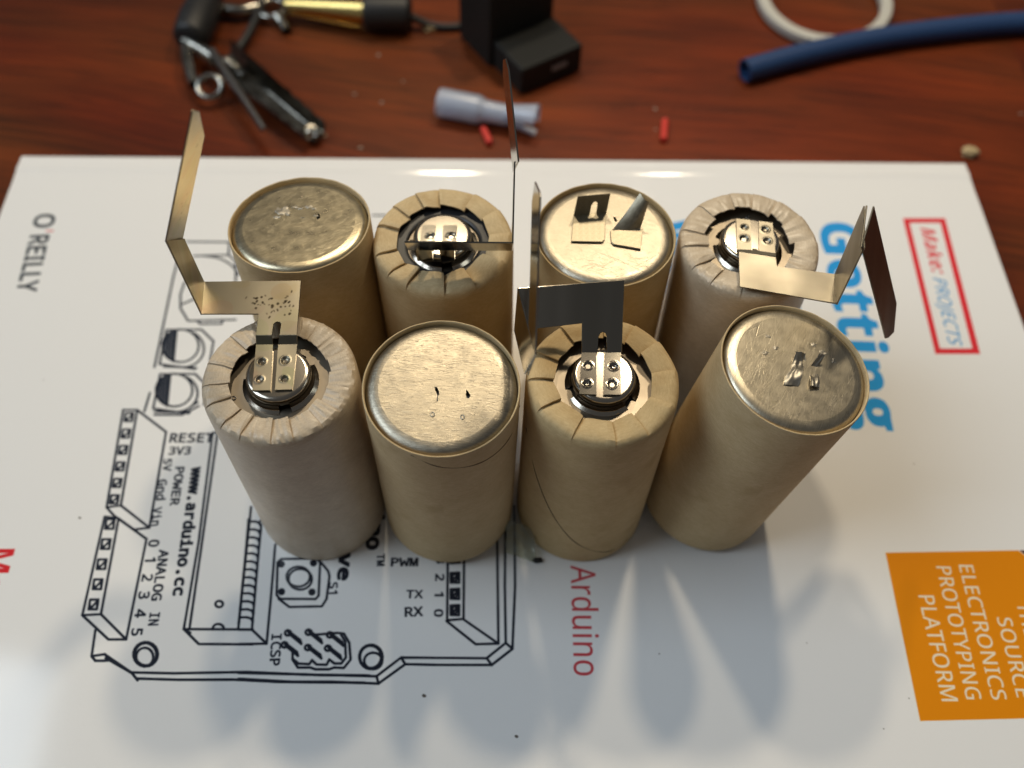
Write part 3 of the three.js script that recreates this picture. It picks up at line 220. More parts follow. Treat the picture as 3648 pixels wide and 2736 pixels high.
// ---------------------------------------------------------------- battery cells
const CELL_R = 11.24, CELL_H = 42.5;
function cell(x, z, tx, tz, lift, label) {
  const g = thing('battery_cell', W(x, lift, z), label, 'battery', 'paper sleeved battery cells standing on the book');
  g.quaternion.setFromUnitVectors(new THREE.Vector3(0, 1, 0), new THREE.Vector3(tx, 1, tz).normalize());
  g.userData.inv = null; delete g.userData.inv; g.updateMatrixWorld(true); return g;
}
const intoCell = (c, geo) => { mmGeo(geo); geo.translate(-OX * MM, 0, -OZ * MM); return geo.applyMatrix4(c.matrixWorld.clone().invert()); };   // a part measured on the book, moved into its cell
function sleeveUV(g, s = 1 / 24) { const p = g.attributes.position, uv = new Float32Array(p.count * 2); for (let i = 0; i < p.count; i++) { const a = Math.atan2(p.getX(i), p.getZ(i)); uv[2 * i] = a * CELL_R * s; uv[2 * i + 1] = (p.getY(i) + Math.hypot(p.getX(i), p.getZ(i))) * s; } g.setAttribute('uv', new THREE.BufferAttribute(uv, 2)); return g; }
// sleeve folded over the rim in pleats, open in the middle
function crimped(n, ri, o) {
  const w = []; let sum = 0; for (let i = 0; i < n; i++) { w.push(rr(0.7, 1.3)); sum += w[i]; }
  const rows = []; let a = o.start ?? 0;
  const prof = [[9.6, 0.0, 0], [10.7, 0.1, 0], [11.1, 0.5, 0], [11.24, 1.3, 0], [11.24, 14, 0], [11.24, 27, 0], [11.24, 39.6, 0], [11.22, 40.8, 0.06], [11.14, 41.6, 0.2], [10.92, 42.15, 0.4], [10.5, 42.5, 0.62], [9.8, 42.64, 0.8], [8.6, 42.58, 0.95], [ri, 42.42, 1], [ri - 0.02, 42.24, 1], [8.9, 42.3, 0.9], [10.3, 41.8, 0.4]];
  for (let i = 0; i < n; i++) {
    const da = w[i] / sum * Math.PI * 2, jr = rr(-1, 1) * (o.jag ?? 0.3), amp = rr(0.6, 1.2) * (o.step ?? 0.4), S = 12, tilt = rr(-0.15, 0.15);
    for (let s = 0; s <= S; s++) {
      const t = s / S, th = a + da * t, half = da / 2, poly = Math.cos(half) / Math.cos((t - 0.5) * da), row = [];
      const crease = Math.exp(-(((t - 0.0) / 0.09) ** 2)) + Math.exp(-(((t - 1) / 0.09) ** 2));
      prof.forEach(([r, y, k], j) => {
        let R = r, Y = y;
        if (j > 6) { const pk = (o.poly ?? 0.7) * Math.min(1, k * 1.4); R = r * (1 - pk + pk * poly * 1.004); }
        if (j >= 12 && j <= 14) R += jr * (j > 12 ? 1 : 0.4) + (j > 12 ? tilt * (t - 0.5) * 2 : 0);
        Y += k * (amp * (t - 0.5) - (o.crease ?? 0.1) * crease) + k * 0.25 * N3(Math.cos(th) * r * 0.5, Math.sin(th) * r * 0.5, n);
        if (j > 6) Y += k * (o.wrinkle ?? 0) * N3(Math.cos(th) * r * 1.7, Math.sin(th) * r * 1.7, n + 3);
        if (j <= 6) R += 0.05 * N3(th * 2, y / 9, n);
        row.push([R * Math.sin(th), Y, R * Math.cos(th)]);
      });
      rows.push(row);
    }
    a += da;
  }
  rows.push(rows[0]);
  const pos = [], idx = [], L = prof.length; rows.forEach((r) => r.forEach((p) => pos.push(...p)));
  for (let i = 0; i < rows.length - 1; i++) for (let j = 0; j < L - 1; j++) { const A = i * L + j, B = A + L; idx.push(A, B, A + 1, B, B + 1, A + 1); }
  const g = new THREE.BufferGeometry(); g.setAttribute('position', new THREE.Float32BufferAttribute(pos, 3)); g.setIndex(idx);
  const q = toCreasedNormals(g, 0.55); return sleeveUV(q);
}
function seam(c, turns) { mesh('paper_seam', mmGeo(tubeMM(turns.map(([a, y]) => [(CELL_R + 0.02) * Math.sin(a), y, (CELL_R + 0.02) * Math.cos(a)]), 0.07, 60, 6)), M.seam, c); }
function positive(c, paper, n, ri, o) {
  const s = mesh('paper_sleeve', mmGeo(crimped(n, ri, o)), paper, c);
  mesh('recessed_plate', mmGeo(lathe([[0, 40.7], [6.2, 40.7], [9.4, 40.75], [9.9, 41.1], [10.2, 41.4], [10.3, 40], [10.3, 2], [0, 2]], 96)), o.plate ?? M.canPlate, c);
  for (let i = 0; i < 3; i++) { const a = 0.9 + i * 2.1, r = 7.0; mesh('vent_dimple', mmGeo(new THREE.TorusGeometry(0.3, 0.1, 8, 16).rotateX(Math.PI / 2).translate(r * Math.sin(a), 40.75, r * Math.cos(a))), M.canDark, c); }
  const b = mesh('button_terminal', mmGeo(lathe([[0, 43.3], [3.9, 43.3], [4.3, 43.22], [4.55, 43.0], [4.66, 42.6], [4.7, 41.9], [4.5, 41.9], [4.4, 42.8], [0, 43.0]], 96)), M.button, c);
  for (let i = 0; i < 3; i++) { const a0 = (o.vent ?? 0.2) + i * Math.PI * 2 / 3; mesh('button_skirt', mmGeo(lathe([[4.7, 41.9], [4.74, 41.3], [4.95, 40.95], [5.5, 40.8], [5.5, 40.6], [4.5, 40.9], [4.5, 41.9]], 40, a0 + 0.17, Math.PI * 2 / 3 - 0.34)), M.button, b); }
  return s;
}
function negative(c, paper, style, holes = []) {
  const top = CELL_H, rim = []; 
  const sl = lathe([[5.6, 0.25], [9.4, 0.02], [10.4, 0.1], [11.0, 0.5], [11.24, 1.3], [11.24, 12], [11.24, 24], [11.24, 36], [11.24, top - 0.12], [11.14, top], [10.98, top - 0.03], [10.92, top - 0.3], [10.92, 40.2]], 128);
  const p = sl.attributes.position; for (let i = 0; i < p.count; i++) if (p.getY(i) > 40) p.setY(i, p.getY(i) + 0.09 * N3(p.getX(i) * 0.6, p.getZ(i) * 0.6, top)); sl.computeVertexNormals();
  mesh('paper_sleeve', mmGeo(sleeveUV(sl)), paper, c);
  mesh('bottom_button', mmGeo(lathe([[0, -1.3], [4.3, -1.3], [4.7, -0.9], [4.7, 1], [5.8, 1.2], [9, 1.2]], 64)), M.button, c);
  // flat end of the can: disc with any torn weld holes, then its rounded shoulder
  const s = new THREE.Shape(); s.absarc(0, 0, 8.9, 0, Math.PI * 2);
  const cups = [];
  for (const h of holes) { const q = new THREE.Path(h.map((a) => new THREE.Vector2(a[0], -a[1]))); s.holes.push(q); const cup = new THREE.ExtrudeGeometry(new THREE.Shape(h.map((a) => new THREE.Vector2(a[0], -a[1]))), { depth: 0.9, bevelEnabled: false }); cup.rotateX(-Math.PI / 2).translate(0, top - 0.95, 0); const f = flat(cup), keep = [], P = f.attributes.position; for (let i = 0; i < P.count; i += 3) { if ((P.getY(i) + P.getY(i + 1) + P.getY(i + 2)) / 3 < top - 0.06) keep.push(i); } const o = new Float32Array(keep.length * 9); keep.forEach((i, k) => o.set(P.array.subarray(i * 3, i * 3 + 9), k * 9)); const cg = new THREE.BufferGeometry(); cg.setAttribute('position', new THREE.BufferAttribute(o, 3)); cg.computeVertexNormals(); cups.push(cg); }
  const disc = new THREE.ShapeGeometry(s, 96).rotateX(-Math.PI / 2).translate(0, top - 0.02, 0);
  const sh = lathe([[10.9, 40.4], [10.86, 41.2], [10.7, 41.7], [10.35, 42.1], [9.9, 42.32], [9.4, 42.44], [8.9, 42.48]], 128);
  const mat = endMetal(style);
  for (const g of [disc, sh]) { const P = g.attributes.position, u = g.attributes.uv; for (let i = 0; i < P.count; i++) u.setXY(i, 0.5 + P.getX(i) / 18 * 0.78, 0.5 - P.getZ(i) / 18 * 0.78); }
  const e = mesh('can_end', mmGeo(merge([disc, sh])), mat, c);
  if (cups.length) mesh('torn_hole', mmGeo(merge(cups)), M.canDark, e);
  return e;
}
const dent = (list, x, z) => { let y = 0; for (const [a, b] of list) { const d = 0.34 + 0.2 * N3(a * 3.1, b * 2.7, 1), r = 0.5 + 0.16 * N3(a * 1.7, b * 3.3, 5), dx = x - a - 0.16 * N3(b * 5, a, 2), dz = z - b - 0.16 * N3(a * 4, b, 8), q = (dx * dx + dz * dz * (1 + 0.5 * N3(a, b, 3))) / (r * r); y -= d * Math.exp(-q * q); if (q > 0.6 && q < 2.6) y += 0.06 * Math.sin((q - 0.6) / 2 * Math.PI); } return y; };
// welded prong lying on the button: four corners (x,z) and the weld dents
function prong(c4, y, dents) { const [a, b, d, e] = c4; return slab((u, v) => { const x0 = a[0] + (b[0] - a[0]) * u, z0 = a[1] + (b[1] - a[1]) * u, x1 = e[0] + (d[0] - e[0]) * u, z1 = e[1] + (d[1] - e[1]) * u, x = x0 + (x1 - x0) * v, z = z0 + (z1 - z0) * v; return [x, y + dent(dents, x, z), z]; }, 22, 56, 0.28); }
const mix = (a, b, t) => a.map((v, i) => v + (b[i] - v) * t);
function endPlate(P2, Q2, P3, Q3, cp, cq) {                              // far end of a tab, its two end corners clipped
  return sheet([P2, mix(P3, P2, cp[0]), mix(P3, Q3, cp[1]), mix(Q3, P3, cq[1]), mix(Q3, Q2, cq[0]), Q2]);
}

// front row, left to right
const F1 = cell(76.9, 86.2, -0.012, 0.008, 0, 'pale battery cell with crinkled glossy collar and spotted metal tab rising at left');
positive(F1, M.paperPale, 17, 7.2, { start: 0.3, step: 0.4, crease: 0.16, jag: 0.28, poly: 0.3, wrinkle: 0.32, vent: 0.25 });
{
  const dn = [[73.98, 84.78], [77.37, 84.59], [74.09, 87.82], [77.52, 87.72]], y = 43.62, h = 44.6;
  const parts = [prong([[72.75, 81.7], [75.2, 81.7], [75.8, 89.65], [73.25, 89.7]], y, dn), prong([[75.95, 81.7], [78.7, 81.65], [78.85, 89.5], [76.45, 89.6]], y, dn),
    sheet([[72.75, y - 0.14, 81.75], [75.2, y - 0.14, 81.75], [75.15, h, 80.9], [72.8, h, 80.95]]), sheet([[75.95, y - 0.14, 81.75], [78.7, y - 0.14, 81.65], [78.75, h, 80.85], [76.2, h, 80.9]]),
    fold([72.8, h, 80.95], [75.15, h, 80.9]), fold([76.2, h, 80.9], [78.75, h, 80.85]),
    sheet([[72.8, h, 80.95], [75.15, h, 80.9], [75.15, h, 78.9], [75.4, h, 78.6], [75.7, h, 78.5], [76.0, h, 78.6], [76.22, h, 78.9], [76.2, h, 80.9], [78.75, h, 80.85], [78.24, h, 70.79], [63.71, h, 71.11], [64.33, h, 77.18], [72.67, h, 77.13]]),
    fold([63.71, h, 71.11], [64.33, h, 77.18]), sheet([[64.33, h, 77.18], [63.71, h, 71.11], [62.78, 52.87, 69.96], [62.68, 58.6, 75.23]]), fold([62.78, 52.87, 69.96], [62.68, 58.6, 75.23]),
    endPlate([62.68, 58.6, 75.23], [62.78, 52.87, 69.96], [70.97, 78.99, 72.19], [70.65, 73.96, 67.0], [0.01, 0.05], [0.16, 0.62])];
  const g = intoCell(F1, merge(parts)), p = g.attributes.position, uv = g.attributes.uv; for (let i = 0; i < p.count; i++) uv.setXY(i, (p.getX(i) + p.getY(i)) / 0.12, (p.getZ(i) + p.getY(i)) / 0.12);
  mesh('contact_tab', g, M.tabStained, F1);
}
const F2 = cell(99.5, 87.1, 0.009, 0.044, 1.3, 'front row battery cell with brushed flat metal end and two small black holes');
negative(F2, M.paperTan, 'brushed', [[[-0.95, 0.15], [-0.6, 0.2], [-0.3, 0.9], [-0.25, 1.4], [-0.5, 1.7], [-0.62, 1.2], [-0.85, 0.75]], [[3.55, 0.5], [3.85, 0.9], [4.15, 1.5], [3.95, 1.95], [3.6, 1.9], [3.45, 1.3]]]);
for (const [x, z] of [[-1.09, 4.56], [3.09, 4.92]]) mesh('weld_mark', mmGeo(new THREE.TorusGeometry(0.24, 0.09, 8, 18).scale(1, 1.4, 1).rotateX(Math.PI / 2).translate(x, 42.5, z)), M.weld, F2);
mesh('weld_scar', mmGeo(lump(-0.5, 42.42, 2.1, 0.12, 0.1, 0.6, 3)), M.canDark, F2);
seam(F2, [[-0.35, 41.9], [0.0, 39.6], [0.5, 37.9], [1.0, 37.5], [1.5, 38.4]]);
const F3 = cell(122.74, 86.46, 0.01, 0.004, 0, 'front row battery cell with folded paper collar and plain dark tab standing up');
positive(F3, M.paperGold, 12, 7.2, { start: 0.1, step: 0.75, crease: 0.2, jag: 0.2, poly: 0.85, vent: 2.95 });
{
  const dn = [[120.91, 85.3], [124.51, 85.3], [120.6, 88.35], [124.25, 88.4]], y = 43.62;
  const parts = [prong([[120.05, 83.0], [122.2, 83.0], [121.85, 90.2], [119.4, 90.1]], y, dn), prong([[123.4, 83.0], [125.8, 83.0], [125.3, 90.2], [122.85, 90.2]], y, dn),
    fold([120.05, 43.5, 82.95], [122.3, 43.5, 82.95]), fold([123.65, 43.5, 82.95], [125.9, 43.5, 82.95]),
    sheet([[120.05, 43.5, 82.95], [122.4, 43.5, 82.95], [122.5, 45.2, 81.25], [122.75, 45.55, 80.9], [123.1, 45.68, 80.77], [123.45, 45.55, 80.9], [123.65, 45.2, 81.25], [123.7, 43.5, 82.95], [125.94, 43.5, 82.95], [125.97, 51.0, 75.45], [110.78, 50.15, 76.3], [110.32, 45.72, 80.73], [120.0, 46.55, 79.9]]),
    fold([110.78, 50.15, 76.3], [110.32, 45.72, 80.73]), sheet([[110.32, 45.72, 80.73], [110.78, 50.15, 76.3], [112.74, 56.35, 92.05], [111.97, 49.5, 90.7]]), fold([112.74, 56.35, 92.05], [111.97, 49.5, 90.7]),
    endPlate([111.97, 49.5, 90.7], [112.74, 56.35, 92.05], [112.35, 68.21, 72.25], [113.02, 71.01, 77.84], [0.12, 0.3], [0.02, 0.1])];
  const g = intoCell(F3, merge(parts)), p = g.attributes.position, uv = g.attributes.uv; for (let i = 0; i < p.count; i++) uv.setXY(i, p.getX(i) / 0.12 + 0.5, (p.getZ(i) + p.getY(i)) / 0.12);
  mesh('contact_tab', g, M.tab, F3);
}
seam(F3, [[-1.3, 33], [-0.9, 24], [-0.5, 15], [-0.1, 8], [0.4, 3.2], [0.8, 2.2]]);
const F4 = cell(145.0, 85.1, 0.143, 0.008, 1.45, 'battery cell leaning to the right, scratched metal end with two curled metal scraps');
const F4e = negative(F4, M.paperTan, 'worn');
{
  const curl = (pts, w, y0, rise, k) => slab((u, v) => { const i = Math.min(pts.length - 2, Math.floor(v * (pts.length - 1))), f = v * (pts.length - 1) - i, c = mix(pts[i], pts[i + 1], f); const x = c[0] + (u - 0.5) * w * (1 - 0.25 * v + 0.2 * N3(v * 4, k, 1)); return [x, y0 + rise(v, u) + 0.25 * N3(u * 3 + k, v * 5, k), c[1]]; }, 16, 40, 0.2);
  mesh('metal_scrap', mmGeo(curl([[-1.3, 3.2], [-0.7, 1.6], [0.2, 0.2], [0.8, -1.2], [0.9, -2.3]], 2.3, 42.65, (v, u) => 0.5 * Math.sin(v * 5.5) * (0.4 + u) + (v > 0.62 ? 2.4 * (v - 0.62) : 0), 1.7)), M.weld, F4);
  mesh('metal_scrap', mmGeo(curl([[2.2, 3.3], [2.5, 1.6], [2.8, 0.3], [3.2, -0.8], [3.8, -1.8]], 1.5, 42.65, (v, u) => 0.55 * Math.sin(v * 7 + 1) * (1.1 - u * 0.6) + (v > 0.7 ? 2.8 * (v - 0.7) : 0), 4.2)), M.weld, F4);
  for (const [x, z, s] of [[-2.6, -3.2, 0.5], [-4.2, -2.2, 0.6], [4.9, -3.2, 0.7], [6.2, -1.8, 0.5], [3.6, -4.4, 0.5], [-3.4, -5.2, 0.45]]) mesh('weld_residue', mmGeo(lump(x, 42.42, z, s, 0.11, s * 0.8, x)), M.weld, F4);
}
// back row, left to right
const B1 = cell(77.6, 62.6, -0.029, -0.105, 1.2, 'back row battery cell tipped backward, scraped metal end with crusty weld residue');
negative(B1, M.paperTan, 'scraped', [[[2.7, -2.2], [3.0, -2.0], [3.2, -1.2], [2.9, -0.7], [2.6, -1.0]]]);
for (const [x, z, s, t] of [[-3.0, -2.9, 1.25, 1.0], [-1.2, -3.8, 0.6, 0.6], [-0.2, -3.4, 0.5, 0.6], [1.1, -3.8, 0.75, 0.5], [1.9, -3.3, 0.45, 0.6], [2.4, -1.6, 0.4, 0.5], [-3.6, -1.4, 0.7, 0.4], [-2.0, -1.9, 0.5, 0.4], [0.4, -1.2, 0.4, 0.3]]) mesh('weld_residue', mmGeo(lump(x, 42.4, z, s, 0.16, s * t, x * 3)), M.weld, B1);
const B2 = cell(99.65, 60.3, -0.012, 0, 0, 'back row battery cell with many-sided folded collar and thin tab edge-on at right');
positive(B2, M.paperTan, 13, 7.3, { start: 0.05, step: 0.7, crease: 0.2, jag: 0.25, poly: 0.9, vent: 0.15 });
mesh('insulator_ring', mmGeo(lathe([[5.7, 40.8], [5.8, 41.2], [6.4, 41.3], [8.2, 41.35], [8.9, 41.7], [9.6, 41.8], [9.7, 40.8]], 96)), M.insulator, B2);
{
  const dn = [[97.2, 60.9], [100.55, 60.9], [97.0, 64.0], [100.4, 64.0]], y = 43.62;
  const P1 = [110.0, 46.6, 66.2], Q1 = [110.0, 51.7, 69.15], P2 = [110.2, 52.6, 55.8], Q2 = [110.3, 57.6, 58.8], P3 = [108.4, 61.6, 41.4], Q3 = [109.7, 65.6, 45.4];
  const parts = [prong([[95.9, 58.6], [98.0, 58.6], [97.8, 65.7], [95.4, 65.7]], y, dn), prong([[99.2, 58.6], [101.4, 58.6], [101.2, 65.7], [99.0, 65.7]], y, dn),
    fold([95.4, 43.5, 65.75], [97.8, 43.5, 65.75]), fold([99.0, 43.5, 65.75], [101.2, 43.5, 65.75]),
    sheet([[95.4, 43.5, 65.75], [97.8, 43.5, 65.75], [97.8, 46.6, 66.2], [95.4, 46.6, 66.2]]), sheet([[99.0, 43.5, 65.75], [101.2, 43.5, 65.75], [101.2, 46.6, 66.2], [99.0, 46.6, 66.2]]),
    fold([94.2, 46.6, 66.2], P1), sheet([[94.2, 46.6, 66.2], P1, Q1, [94.2, 51.7, 69.15]]), fold(P1, Q1), sheet([P1, Q1, Q2, P2]), fold(P2, Q2), endPlate(P2, Q2, P3, Q3, [0.12, 0.3], [0.12, 0.3])];
  const g = intoCell(B2, merge(parts)), p = g.attributes.position, uv = g.attributes.uv; for (let i = 0; i < p.count; i++) uv.setXY(i, p.getX(i) / 0.12 + 0.5, (p.getZ(i) + p.getY(i)) / 0.12);
  mesh('contact_tab', g, M.tab, B2);
}
const B3 = cell(125.1, 60.8, -0.003, -0.03, 0.6, 'back row battery cell with bright flat end carrying two torn rectangular tab stubs');
negative(B3, M.paperGold, 'bright', [[[1.4, -3.6], [1.8, -3.5], [2.1, -2.6], [1.7, -2.4]]]);
{
  const y = 42.72;
  const a = merge([sheet([[-5.55, y, 2.15], [-0.7, y, 2.25], [-0.28, y, 1.8], [0.32, y, -4.1], [-4.95, y, -3.4]], 0.3), fold([0.36, y, -4.1], [-4.95, y, -3.4], 0.16),
    sheet([[-4.95, y, -3.4], [-2.35, y, -3.74], [-2.2, 44.6, -3.95], [-1.9, 45.2, -4.05], [-1.55, 45.3, -4.1], [-1.25, 45.0, -4.1], [-1.2, 44.4, -4.03], [-1.3, y, -3.88], [0.36, y, -4.1], [0.7, 46.6, -4.6], [-4.5, 46.6, -4.0]], 0.25)]);
  mesh('tab_stub', mmGeo(a), M.tabStub, B3);
  const tw = slab((u, v) => { const b0 = [1.0, -0.3], b1 = [5.6, -0.8], t0 = [5.2, -3.8], t1 = [6.6, -2.7], L = mix(b0, t0, v), R = mix(b1, t1, v), c = mix(L, R, u); return [c[0], 42.7 + 4.9 * v * (1 - 0.18 * u) + 0.5 * Math.sin(v * 3) * (u - 0.5), c[1] + 0.5 * Math.sin(u * 3)]; }, 18, 30, 0.22);
  mesh('tab_stub', mmGeo(merge([sheet([[0.75, y, 2.2], [1.1, y, 2.75], [5.25, y, 3.7], [6.0, y, -0.7], [0.75, y, -0.15]], 0.34), tw])), M.tabStub, B3);
}
const B4 = cell(148.3, 60.9, -0.007, -0.004, 0, 'back row battery cell whose tab reaches right and folds into a V');
positive(B4, M.paperPale, 14, 7.1, { start: 0.2, step: 0.45, crease: 0.16, jag: 0.6, poly: 0.5, wrinkle: 0.22, vent: 2.3 });
{
  const dn = [[147.14, 58.58], [150.45, 59.06], [146.81, 60.99], [150.38, 61.46]], y = 43.62, h = 43.75;
  const P2 = [158.13, 57.84, 74.86], Q2 = [159.72, 59.21, 68.48];
  const parts = [prong([[146.1, 56.8], [148.3, 57.05], [147.7, 63.5], [145.4, 63.3]], y, dn), prong([[149.7, 57.3], [151.85, 57.65], [151.3, 64.5], [148.75, 63.8]], y, dn),
    sheet([[145.4, y - 0.13, 63.2], [147.75, y - 0.13, 63.3], [148.0, y - 0.13, 62.9], [148.45, y - 0.13, 63.0], [148.75, y - 0.13, 63.5], [151.35, y - 0.13, 64.2], [151.2, h, 65.0], [145.5, h, 63.9]]),
    sheet([[145.5, h, 63.9], [151.2, h, 65.0], [151.1, h, 66.83], [159.9, h - 0.1, 68.29], [159.1, h + 0.05, 74.1], [144.72, h, 70.9]]),
    fold([159.9, h - 0.1, 68.29], [159.1, h + 0.05, 74.1]), sheet([[159.1, h + 0.05, 74.1], [159.9, h - 0.1, 68.29], Q2, P2]), fold(P2, Q2),
    endPlate(P2, Q2, [167.64, 38.61, 77.01], [173.2, 36.1, 72.3], [0.02, 0.14], [0.2, 0.5])];
  const g = intoCell(B4, merge(parts)), p = g.attributes.position, uv = g.attributes.uv; for (let i = 0; i < p.count; i++) uv.setXY(i, p.getX(i) / 0.12 + 0.5, (p.getZ(i) + p.getY(i)) / 0.12);
  mesh('contact_tab', g, M.tabDark, B4);
}
// scrap of clear tape in the gap at the foot of the front row
{
  const t = thing('tape_scrap', W(112, 0, 94), 'crumpled clear plastic scrap at the foot of the gap in the front row', 'scrap');
  mesh('film', mmGeo(slab((u, v) => [-2.6 + 5.2 * u + 0.5 * N3(v * 3, u * 2, 4), 2.0 + 2.4 * (1 - v) + 0.9 * N3(u * 4, v * 4, 7) - 1.3 * u * v, -2.6 + 5.0 * v + 1.6 * u], 18, 18, 0.08)), M.tape, t);
  mesh('dark_tip', mmGeo(lump(3.0, 0.45, 3.4, 0.9, 0.4, 0.45, 2)), M.dark, t);
}

// ---------------------------------------------------------------- clutter behind the book (table top at y = -8)
const TY = -8;
{
  const r = thing('rubber_ring', W(197, TY, -68.2), 'pale grey rubber ring lying behind the blue tubing', 'ring');
  const s = new THREE.Shape(); s.absarc(0, 0, 17.9, 0, Math.PI * 2); const hpath = new THREE.Path(); hpath.absarc(0, 0, 15.7, 0, Math.PI * 2, true); s.holes.push(hpath);
  const g = new THREE.ExtrudeGeometry(s, { depth: 1.6, bevelEnabled: true, bevelSize: 0.4, bevelThickness: 0.5, bevelSegments: 3, curveSegments: 64 }).rotateX(-Math.PI / 2).rotateX(0.05).translate(0, 1.5, 0);
  mesh('band', mmGeo(g), M.ring, r);
  const t = thing('shrink_tubing', W(171, TY, -38), 'length of dark blue heat-shrink tubing with an open end, running off to the right', 'tubing');
  const path = [[0, 2.95, 0], [16, 2.95, -6.4], [36, 2.95, -12.8], [57, 2.95, -17.3], [80, 2.95, -20.5], [130, 2.95, -23]];
  const outer = tubeMM(path, 2.9, 90, 32), inner = tubeMM(path, 2.4, 90, 32), end = new THREE.RingGeometry(2.4, 2.9, 32);
  const dir = V3(path[1]).sub(V3(path[0])).normalize(); { const ix = inner.index.array; for (let i = 0; i < ix.length; i += 3) { const a = ix[i]; ix[i] = ix[i + 1]; ix[i + 1] = a; } inner.computeVertexNormals(); }
  const c0 = new THREE.CatmullRomCurve3(path.map(V3)).getTangent(0); end.applyQuaternion(new THREE.Quaternion().setFromUnitVectors(new THREE.Vector3(0, 0, 1), c0.negate())).translate(0, 2.95, 0);
  mesh('tube', mmGeo(merge([outer, inner, end])), M.blueTube, t);
}
{
  const b = thing('plug_housing', W(114, TY, -31), 'stepped black plastic plug housing behind the book', 'connector'); b.rotation.y = 0.57;
  const box = (w, h, d, x, y, z, r = 0.7) => mmGeo(new RoundedBoxGeometry(w, h, d, 3, r).translate(x, y, z));
  mesh('step', box(18.6, 8, 13.5, 9.3, 4, -6.9), M.blackPlastic, b);
  mesh('tall_body', box(19.5, 23, 15, 8.6, 11.5, -20.6), M.blackPlastic, b);
  mesh('latch_ridge', box(10, 1.2, 3, 4, 23.2, -17, 0.4), M.blackPlastic, b);
  mesh('label_slot', box(4.6, 1.3, 0.3, 11.5, 4.4, -0.1, 0.1), std({ color: lin(0.25, 0.25, 0.25), roughness: 0.5 }), b);
  const c = thing('crimp_connector', W(93.5, TY, -24.6), 'pale blue translucent crimp connector lying just behind the book, flared at one end', 'connector'); c.rotation.y = -0.26;
  mesh('barrel', mmGeo(lathe([[3.0, 0], [3.35, 0.1], [3.5, 0.6], [3.5, 10], [3.2, 10.8], [2.75, 11.6], [2.6, 12.5], [2.55, 17.5], [2.3, 17.5], [2.3, 12], [3.0, 9.8], [3.0, 0]], 40).rotateZ(-Math.PI / 2).translate(0, 3.55, 0)), M.crimp, c);
  for (const [a0, n] of [[0.2, 1.5], [2.3, 1.4], [4.4, 1.5]]) mesh('flared_petal', mmGeo(lathe([[2.5, 17.4], [2.8, 19.5], [3.3, 22], [3.9, 24.8], [3.7, 24.9], [3.1, 22], [2.6, 19.5], [2.35, 17.4]], 14, a0, n).rotateZ(-Math.PI / 2).translate(0, 4.0, 0)), M.crimp, c);
  mesh('metal_core', mmGeo(new THREE.CylinderGeometry(1.6, 1.6, 20, 20).rotateZ(Math.PI / 2).translate(12, 3.6, 0)), M.crimp, c);
}
const wireBit = (x0, z0, x1, z1, label) => { const t = thing('wire_offcut', W(x0, TY, z0), label, 'wire', 'red wire insulation offcuts on the table'); mesh('insulation', mmGeo(tubeMM([[0, 0.85, 0], [(x1 - x0) / 2, 0.9, (z1 - z0) / 2], [x1 - x0, 0.85, z1 - z0]], 0.85, 10, 12)), M.redWire, t); const e = new THREE.CylinderGeometry(0.5, 0.5, Math.hypot(x1 - x0, z1 - z0) + 0.3, 10).rotateX(Math.PI / 2); e.rotateY(Math.atan2(x1 - x0, z1 - z0)).translate((x1 - x0) / 2, 0.88, (z1 - z0) / 2); mesh('copper_core', mmGeo(e), M.redWire, t); };
wireBit(104.5, -18.5, 106.2, -13.2, 'short red wire offcut beside the pale blue crimp connector');
wireBit(149.5, -21.8, 148.5, -14.8, 'short red wire offcut alone on the wood near the back edge of the book');
